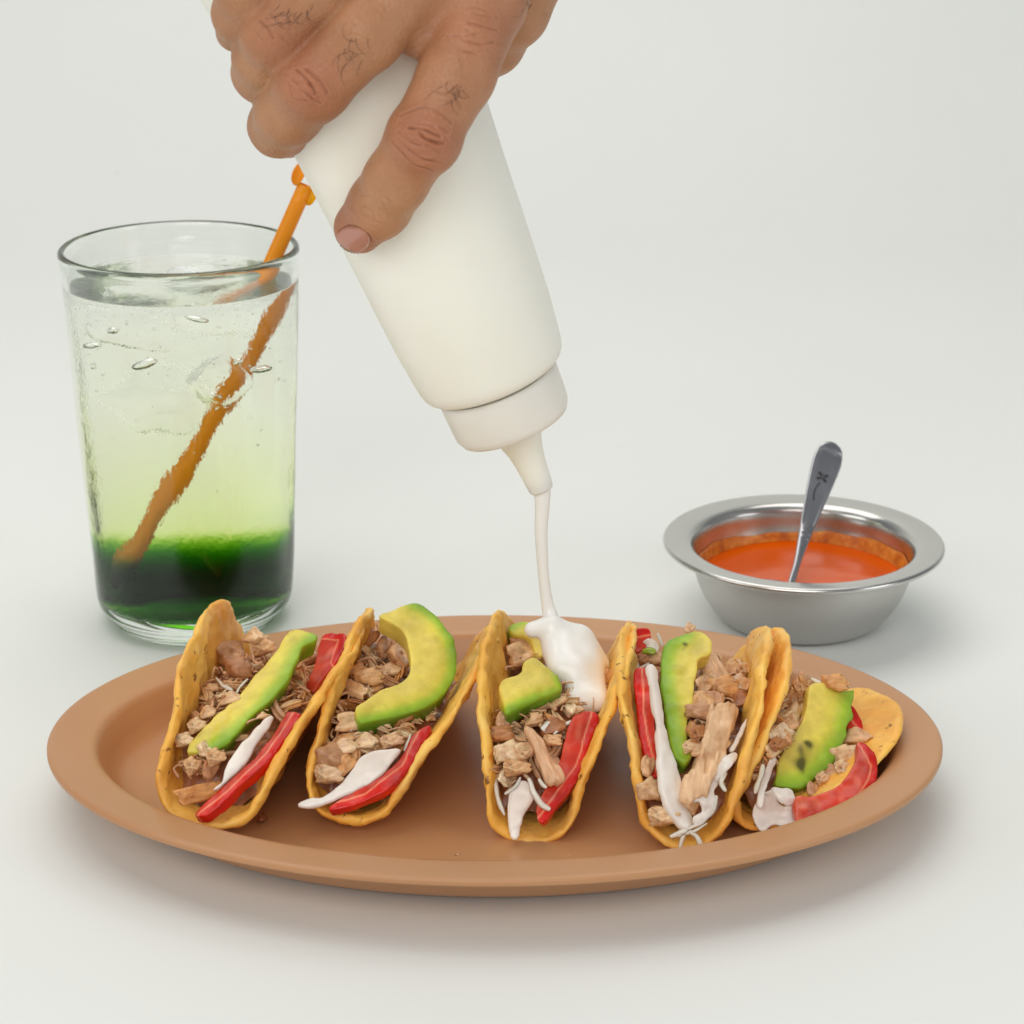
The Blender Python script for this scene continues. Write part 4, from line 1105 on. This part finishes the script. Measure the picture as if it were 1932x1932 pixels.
# ------------------------------------------------------------------ glass, drink, ice, straw
GX = P(338, 465, 14.5)[0]; GY = 14.5
LEVEL = 12.2
def g_out(z): return 3.40 + (4.0 - 3.40) * max(0, (z - 0.6)) / 12.7
def g_in(z): return 3.15 + (3.80 - 3.15) * max(0, (z - 1.0)) / 12.3
def flute(t, r, z):
    a = min(1, max(0, (z - 1.0) / 1.5)) * min(1, max(0, (12.0 - z) / 2))
    return 0.022 * a * math.cos(12 * t) + 0.010 * math.sin(3 * t + z * 0.7) + 0.006 * math.sin(7 * t - z * 2.1)
def glass_mat(name, col, ior_low, ior_top=None, zsplit=None, bumpy=0.0, volume=None):
    m = bpy.data.materials.new(name); m.use_nodes = True; nt = m.node_tree
    for n in list(nt.nodes):
        if n.type != 'OUTPUT_MATERIAL': nt.nodes.remove(n)
    out = nt.nodes['Material Output']
    g = N(nt, 'ShaderNodeBsdfGlass'); g.inputs['Roughness'].default_value = 0.0; g.inputs['Color'].default_value = col
    g.inputs['IOR'].default_value = ior_low
    co = coords(nt)
    if zsplit is not None:
        sx = N(nt, 'ShaderNodeSeparateXYZ'); nt.links.new(co, sx.inputs[0])
        gt = N(nt, 'ShaderNodeMath', operation='GREATER_THAN'); gt.inputs[1].default_value = zsplit * S; nt.links.new(sx.outputs[2], gt.inputs[0])
        mr = N(nt, 'ShaderNodeMapRange'); mr.inputs[3].default_value = ior_low; mr.inputs[4].default_value = ior_top
        nt.links.new(gt.outputs[0], mr.inputs[0]); nt.links.new(mr.outputs[0], g.inputs['IOR'])
    if bumpy:
        mp = N(nt, 'ShaderNodeMapping'); mp.inputs['Scale'].default_value = (300, 300, 240); nt.links.new(co, mp.inputs[0])
        n1 = noise(nt, 1.0, 3, 0.6, mp.outputs[0])
        bn = N(nt, 'ShaderNodeBump'); bn.inputs['Strength'].default_value = bumpy; bn.inputs['Distance'].default_value = 0.12 * S
        nt.links.new(n1.outputs[0], bn.inputs['Height']); nt.links.new(bn.outputs[0], g.inputs['Normal'])
    nt.links.new(g.outputs[0], out.inputs['Surface'])
    if volume:
        va = N(nt, 'ShaderNodeVolumeAbsorption')
        sx = N(nt, 'ShaderNodeSeparateXYZ'); nt.links.new(co, sx.inputs[0])
        mr = N(nt, 'ShaderNodeMapRange'); mr.inputs[1].default_value = 0; mr.inputs[2].default_value = LEVEL * S
        nt.links.new(sx.outputs[2], mr.inputs[0])
        r = ramp(nt, mr.outputs[0], [(z / LEVEL, (d / 400,) * 3) for z, d, c in volume])
        rc = ramp(nt, mr.outputs[0], [(z / LEVEL, c) for z, d, c in volume]); nt.links.new(rc.outputs[0], va.inputs['Color'])
        ml = N(nt, 'ShaderNodeMath', operation='MULTIPLY'); ml.inputs[1].default_value = 400.0
        nt.links.new(r.outputs[0], ml.inputs[0]); nt.links.new(ml.outputs[0], va.inputs['Density'])
        nt.links.new(va.outputs[0], out.inputs['Volume'])
    return m
def build_glass():
    M['glass'] = glass_mat('clear_glass', (0.985, 0.995, 0.985, 1), 1.5)
    LO = (0.82, 0.965, 0.02); HI = (0.56, 0.79, 0.0)
    M['drink'] = glass_mat('layered_green_drink', (1, 1, 1, 1), 1.333 / 1.5, 1.333, LEVEL - 0.02, 0.50,
        [(0.0, 400, HI), (2.0, 400, HI), (2.45, 300, HI), (2.70, 70, HI), (2.95, 18, LO), (3.4, 13, LO), (5.0, 8, LO), (7.5, 3, LO), (12.0, 1, LO)])
    outer = [(0, 0.18), (1.6, 0.18), (2.1, 0.10), (2.5, 0.0), (2.68, 0.0), (2.80, 0.06), (2.85, 0.16), (2.89, 0.28), (3.0, 0.36), (3.04, 0.44), (3.16, 0.52), (3.29, 0.64), (3.37, 0.82), (3.41, 1.05)]
    outer += [(g_out(z), z) for z in np.linspace(1.3, 12.6, 24)]
    outer += [(4.0, 13.0), (4.02, 13.15), (4.0, 13.26), (3.94, 13.32), (3.87, 13.33), (3.81, 13.28), (3.785, 13.18), (3.78, 13.0)]
    inner_top = [(g_in(z), z) for z in (12.8, 12.6, 12.4, LEVEL + 0.10)]
    t = thing('drinking_glass', 'tall clear glass tumbler holding the green layered drink', 'glass')
    t.location = (GX * S, GY * S, 0)
    # below the drink's level the inside of the glass is the drink's own boundary
    V, Fc = lathe(outer + inner_top + [(g_in(LEVEL), LEVEL)], 144, flute)
    me = mesh_from('tumbler', V, Fc); me.update()
    obj('tumbler', me, M['glass'], t)
    liq = [(0, 0.88), (1.5, 0.88), (2.5, 0.90), (2.88, 0.95), (3.07, 1.04)] + [(g_in(z), z) for z in np.linspace(1.2, LEVEL, 26)]
    liq += [(g_in(LEVEL) - 0.03, LEVEL + 0.001), (3.6, LEVEL - 0.01), (3.3, LEVEL - 0.012), (2.8, LEVEL - 0.012), (2.2, LEVEL - 0.012), (1.6, LEVEL - 0.012), (1.0, LEVEL - 0.012), (0.5, LEVEL - 0.012), (0, LEVEL - 0.012)]
    V, Fc = lathe(liq, 144, flute)
    rv = np.hypot(V[:, 0], V[:, 1]); top = (V[:, 2] > LEVEL - 0.05) & (rv < 3.45)
    V[:, 2] += np.where(top, 0.05 * np.clip(vnoise(V * np.array([1, 1, 0.0]), 0.9, 12), -0.1, 1) * np.clip((3.45 - rv) / 0.4, 0, 1), 0)
    me = mesh_from('green_drink', V, Fc)
    d = obj('green_drink', me, M['drink'], label='layered drink, dark green syrup below and pale lime above, in the tall glass', cat='drink')
    d.location = (GX * S, GY * S, 0)
    check_out(me); check_out(bpy.data.meshes['tumbler'], flip_only=True)
    # ice: clear lumps, seen only by their edges in the water
    M['ice'] = glass_mat('clear_ice', (1, 1, 1, 1), 0.93, bumpy=0.4)
    M['bubble'] = glass_mat('air_bubble', (1, 1, 1, 1), 0.75)
    lab = ['clear ice lump near the top of the drink, left of the straw', 'clear ice lump at the drink surface beside the straw', 'clear ice lump lower in the pale part of the drink', 'small clear ice lump against the glass wall below the drink surface']
    for i, (x, y, z, sx, sy, sz, rz) in enumerate([(-1.3, -0.9, 11.2, 1.25, 1.1, 0.95, 0.4), (0.5, 1.0, 11.35, 1.3, 1.1, 0.9, 1.1), (-0.7, 0.5, 8.2, 1.2, 1.1, 1.1, 0.8), (1.2, -1.5, 9.2, 0.9, 0.9, 0.8, 2.1)]):
        bm = bmesh.new(); bmesh.ops.create_icosphere(bm, subdivisions=4, radius=1)
        Vv = np.array([v.co[:] for v in bm.verts]); e = 0.30
        n4 = (np.abs(Vv) ** (2 / e)).sum(1) ** (-e / 2); Vv = Vv * n4[:, None]
        Vv *= (1 + 0.10 * fbm(Vv, 1.0, 2, 200 + i))[:, None]
        for v, c in zip(bm.verts, Vv): v.co = Vector(c * np.array([sx, sy, sz]) * 0.85 * S)
        for f in bm.faces: f.smooth = True
        mi = bpy.data.meshes.new('ice_cube'); bm.to_mesh(mi); bm.free(); mi.materials.append(M['ice'])
        o = obj('ice_cube', mi, label=lab[i], cat='ice', group='ice in the tall glass')
        o.location = ((GX + x) * S, (GY + y) * S, z * S); o.rotation_euler = (0.3 * i, 0.2, rz)
    bm = bmesh.new(); rng = np.random.default_rng(5)
    for i in range(190):
        big = i < 8
        a = rng.uniform(0, 6.28); r = math.sqrt(rng.uniform(0, 1)) * 3.3; z = 12.0 - rng.exponential(1.8) - 0.2
        if z < 4.2: continue
        rad = rng.uniform(0.10, 0.24) if big else rng.uniform(0.012, 0.05)
        if big: a = rng.uniform(3.4, 6.0); r = rng.uniform(2.2, 3.1); z = rng.uniform(8.2, 11.7)
        m4 = Matrix.Translation(Vector((r * math.cos(a), r * math.sin(a), z)) * S) @ Matrix.Rotation(rng.uniform(-.6, .6), 4, 'Y') @ Matrix.Diagonal((rng.uniform(1, 2.2) if big else 1, 1, rng.uniform(.5, .8) if big else 1, 1))
        bmesh.ops.create_icosphere(bm, subdivisions=2 if not big else 3, radius=rad * S, matrix=m4)
    for f in bm.faces: f.smooth = True
    mb = bpy.data.meshes.new('bubbles'); bm.to_mesh(mb); bm.free(); mb.materials.append(M['bubble'])
    o = obj('bubbles', mb, parent=None, label='small air bubbles suspended in the pale drink', cat='bubbles', kind='stuff'); o.location = d.location
def check_out(me, flip_only=False):
    bm = bmesh.new(); bm.from_mesh(me); bm.faces.ensure_lookup_table()
    s_ = 0
    for f in bm.faces:
        c = f.calc_center_median(); r = Vector((c.x, c.y, 0))
        if r.length > 0.028 and 0.03 < c.z < 0.11: s_ += f.normal.dot(r) * f.calc_area()
    if s_ < 0: bmesh.ops.reverse_faces(bm, faces=bm.faces)
    bm.to_mesh(me); bm.free()
build_glass()
def build_straw():
    def straw_mat(name, col):
        m, nt, b = mat(name); b.inputs['Base Color'].default_value = col; b.inputs['Roughness'].default_value = 0.3
        tr = N(nt, 'ShaderNodeBsdfTranslucent'); tr.inputs['Color'].default_value = col
        ms = N(nt, 'ShaderNodeMixShader'); ms.inputs[0].default_value = 0.35
        nt.links.new(b.outputs[0], ms.inputs[1]); nt.links.new(tr.outputs[0], ms.inputs[2])
        nt.links.new(ms.outputs[0], nt.nodes['Material Output'].inputs['Surface']); return m
    M['straw'] = straw_mat('orange_straw', lin(255, 176, 26)); M['straw_y'] = straw_mat('yellow_orange_straw', lin(255, 200, 0))
    t = thing('drinking_straw', 'orange plastic spoon straw leaning in the green drink', 'straw')
    top = P(577, 350, 15.2); bot = P(262, 1062, 14.4)
    bot = top + (bot - top) * 1.04
    t.location = bot * S
    d = unit(top - bot); L = np.linalg.norm(top - bot)
    pts = [bot + d * s_ for s_ in np.linspace(0, L, 24)]
    r0 = 0.27
    Vo, Fo = tube(pts, r0, 28, False); Vi, Fi = tube(pts, r0 - 0.025, 28, False)
    m = len(Vo); n = 28; V = np.concatenate([Vo, Vi]); Fc = list(Fo) + [tuple(m + x for x in f[::-1]) for f in Fi]
    for i0 in (0, m - n):
        for k in range(n):
            k2 = (k + 1) % n; f = (i0 + k, i0 + k2, m + i0 + k2, m + i0 + k); Fc.append(f if i0 else f[::-1])
    me = mesh_from('tube', V, Fc); fixn(me); adopt(obj('tube', me, M['straw']), t)
    # spread spoon end: a rounded lobe on each side of the tube
    side = unit(np.cross(d, [0, -1, 0.35])); side *= np.sign(side[0]); fr = np.cross(side, d)
    for (px, py), mt in (((566, 326), 'straw'), ((590, 364), 'straw_y')):
        c0 = P(px, py, 15.2); V = []; nu, nv = 14, 24
        for i in range(nu + 1):
            ph = math.pi * i / nu
            for j in range(nv):
                q = 2 * math.pi * j / nv
                V.append(c0 - d * 0.46 * math.cos(ph) + side * 0.21 * math.sin(ph) * math.cos(q) + fr * (0.13 * math.sin(ph) * math.sin(q) + 0.25 * math.sin(ph) ** 2 * math.cos(q) ** 2))
        Fc = [(i * nv + j, i * nv + (j + 1) % nv, (i + 1) * nv + (j + 1) % nv, (i + 1) * nv + j) for i in range(nu) for j in range(nv)]
        me = mesh_from('spoon_lobe', V, Fc); fixn(me); adopt(obj('spoon_lobe', me, M[mt]), t)
build_straw()

# ------------------------------------------------------------------ steel bowl, salsa, spoon
BX = P(1515, 1030, 14.2)[0]; BY = 14.2
def build_bowl():
    t = thing('salsa_bowl', 'small stainless steel bowl with a wide flared rim holding red salsa', 'bowl')
    t.location = (BX * S, BY * S, 0)
    out = smooth_prof([(0.0, 0.10), (1.6, 0.08), (2.15, 0.03), (2.45, 0.06), (2.86, 0.28), (3.30, 0.80), (3.60, 1.40), (3.77, 2.0), (3.85, 2.45), (3.93, 2.66), (4.2, 2.78), (4.55, 2.84)], 6)
    lip = smooth_prof([(4.55, 2.84), (4.70, 2.82), (4.80, 2.80), (4.855, 2.85), (4.86, 2.93), (4.80, 3.0), (4.70, 3.0)], 5)
    inn = smooth_prof([(4.70, 3.0), (4.5, 2.985), (4.2, 2.95), (3.98, 2.90), (3.84, 2.78), (3.77, 2.58), (3.69, 2.05), (3.52, 1.42), (3.22, 0.86), (2.75, 0.38), (2.2, 0.20), (0.0, 0.19)], 6)
    M['satin'] = m_steel('satin_steel', 0.42, (0.56, 0.55, 0.53))
    for nm, prof, mt in (('outer_wall', out, 'satin'), ('rolled_rim', lip, 'steel'), ('inner_wall', inn, 'steel')):
        V, Fc = lathe([(max(r, 0), z) for r, z in prof], 128); obj(nm, mesh_from(nm, V, Fc), M[mt], t)
    # thin film of sauce left on the wall above the salsa
    m, nt, b = mat('salsa_film'); co = coords(nt)
    n = noise(nt, 260, 4, 0.6, co); c = ramp(nt, n.outputs[0], [(0.35, lin(172, 84, 6)), (0.5, lin(200, 108, 14)), (0.68, lin(216, 140, 44))])
    nt.links.new(c.outputs[0], b.inputs['Base Color']); b.inputs['Roughness'].default_value = 0.3; bump(nt, b, n.outputs[0], 0.6, 0.05)
    SZ = 1.62
    rs = lambda z: float(np.interp(z, [0.38, 0.86, 1.42, 2.05, 2.58], [2.75, 3.22, 3.52, 3.69, 3.77]))
    nn = 160; V = []; rows = np.linspace(SZ - 0.08, SZ + 0.42, 9)
    for lay in (0.02, 0.05):
        for i, z in enumerate(rows):
            for j in range(nn):
                a = 2 * math.pi * j / nn
                zz = z + (0.10 * math.sin(2 * a + 1) + 0.07 * float(vnoise(np.array([math.cos(a) * 4, math.sin(a) * 4, 0]), 1.3, 4))) * i / 8
                r = rs(zz) - (lay if i < 8 else 0.02)
                V.append((r * math.cos(a), r * math.sin(a), zz))
    Fc = []; mm = nn * len(rows)
    for i in range(len(rows) - 1):
        for j in range(nn):
            k = (j + 1) % nn; f = (mm + i * nn + j, mm + i * nn + k, mm + (i + 1) * nn + k, mm + (i + 1) * nn + j); Fc.append(f[::-1])
            Fc.append(tuple(x - mm for x in f))
    s = thing('salsa', 'orange-red salsa pooled in the steel bowl', 'salsa'); s.location = t.location
    obj('sauce_film', mesh_from('sauce_film', V, Fc), m, s)
    pr = [(0, 0.21), (2.1, 0.22), (2.55, 0.34), (rs(0.75) - 0.02, 0.75), (rs(1.3) - 0.02, 1.3), (rs(SZ) - 0.02, SZ + 0.03), (rs(SZ) - 0.10, SZ + 0.005), (rs(SZ) - 0.3, SZ), (1.5, SZ), (0, SZ)]
    V, Fc = lathe(pr, 128); V[:, 2] += np.where(V[:, 2] > SZ - 0.01, 0.012 * vnoise(V, 1.1, 8), 0)
    me = mesh_from('salsa_pool', V, Fc); fixn(me); obj('salsa_pool', me, M['salsa'], s)
build_bowl()
def build_spoon():
    t = thing('spoon', 'steel spoon with a flower-engraved handle standing in the salsa', 'spoon')
    a = P(1501, 1074, 13.6); b = P(1572, 836, 17.6)
    t.location = a * S
    d = unit(b - a); L = np.linalg.norm(b - a)
    nrm = unit(np.array([0.10, -0.93, 0.36])); nrm = unit(nrm - d * (nrm @ d)); sd = np.cross(d, nrm)
    k = 1 / 52.0
    prof = [(-0.16, .13, .07), (0.0, .12, .07), (0.10, .14, .075), (0.22, .20, .08), (0.25, .215, .095), (0.27, .225, .085), (0.29, .235, .095), (0.32, .25, .08), (0.45, .33, .08), (0.60, .42, .085), (0.75, .50, .09), (0.86, .53, .09), (0.94, .46, .085), (0.98, .33, .08), (1.0, .12, .05)]
    pf = smooth_prof(prof, 5); V = []; n = 20
    for s_, wd, th in pf:
        bend = 0.35 * math.sin(max(0, s_) * math.pi) * 0.5
        c = a + d * L * s_ - nrm * bend
        for j in range(n):
            q = 2 * math.pi * j / n; cx = math.copysign(abs(math.cos(q)) ** 0.6, math.cos(q)); sy = math.copysign(abs(math.sin(q)) ** 0.8, math.sin(q))
            # shallow raised border round the handle
            dish = -0.045 if (0.35 < s_ < 0.93 and abs(cx) < 0.80 and sy > 0.2) else 0
            V.append(c + sd * cx * max(wd, 0.02) + nrm * (sy * th + dish))
    m = len(pf); Fc = []
    for i in range(m - 1):
        for j in range(n):
            j2 = (j + 1) % n; Fc.append((i * n + j, i * n + j2, (i + 1) * n + j2, (i + 1) * n + j))
    Fc.append(tuple(range(n))[::-1]); Fc.append(tuple((m - 1) * n + j for j in range(n)))
    me = mesh_from('handle', V, Fc); fixn(me); h = adopt(obj('handle', me, M['spoon']), t)
    # spoon bowl below the salsa
    c0 = a - d * L * 0.16; V = []; Fc = []; nu, nv = 12, 16
    e1 = unit(np.array([-0.93, 0.28, -0.06])); e2 = unit(np.cross([0, 0, 1.0], e1)); e3 = np.cross(e1, e2)
    for lay in (0, 0.07):
        for i in range(nu + 1):
            r = i / nu
            for j in range(nv):
                q = 2 * math.pi * j / nv
                V.append(c0 + e1 * (0.95 + 1.0 * r * math.cos(q)) + e2 * 0.65 * r * math.sin(q) + e3 * (-0.38 * (1 - r * r) - lay + 0.12))
    mm = (nu + 1) * nv
    for i in range(nu):
        for j in range(nv):
            j2 = (j + 1) % nv; f = (i * nv + j, i * nv + j2, (i + 1) * nv + j2, (i + 1) * nv + j); Fc.append(f); Fc.append(tuple(mm + x for x in f[::-1]))
    for j in range(nv):
        j2 = (j + 1) % nv; Fc.append((nu * nv + j, nu * nv + j2, mm + nu * nv + j2, mm + nu * nv + j))
    me = mesh_from('spoon_bowl', V, Fc); fixn(me); adopt(obj('spoon_bowl', me, M['spoon']), t)
    # engraved flower with a curved stem
    def on(s_, x):
        bend = 0.35 * math.sin(s_ * math.pi) * 0.5
        return a + d * L * s_ - nrm * bend + sd * x + nrm * 0.052
    def strip(name, pts, r):
        V, Fc = tube(smooth_prof(pts, 5), r, 8, True, (nrm, 0.3)); adopt(obj(name, mesh_from(name, V, Fc), M['engrave'], kind=None), t)
    for (ax, as_) in ((1, 1), (-1, 1), (1, -1), (-1, -1)):
        strip('engraved_petal', [on(0.735 + as_ * 0.006, ax * 0.03), on(0.735 + as_ * 0.018, ax * 0.11), on(0.735 + as_ * 0.020, ax * 0.19)], 0.055)
    strip('engraved_stem', [on(0.69, -0.02), on(0.65, -0.10), on(0.60, -0.12), on(0.55, -0.06)], 0.028)
build_spoon()
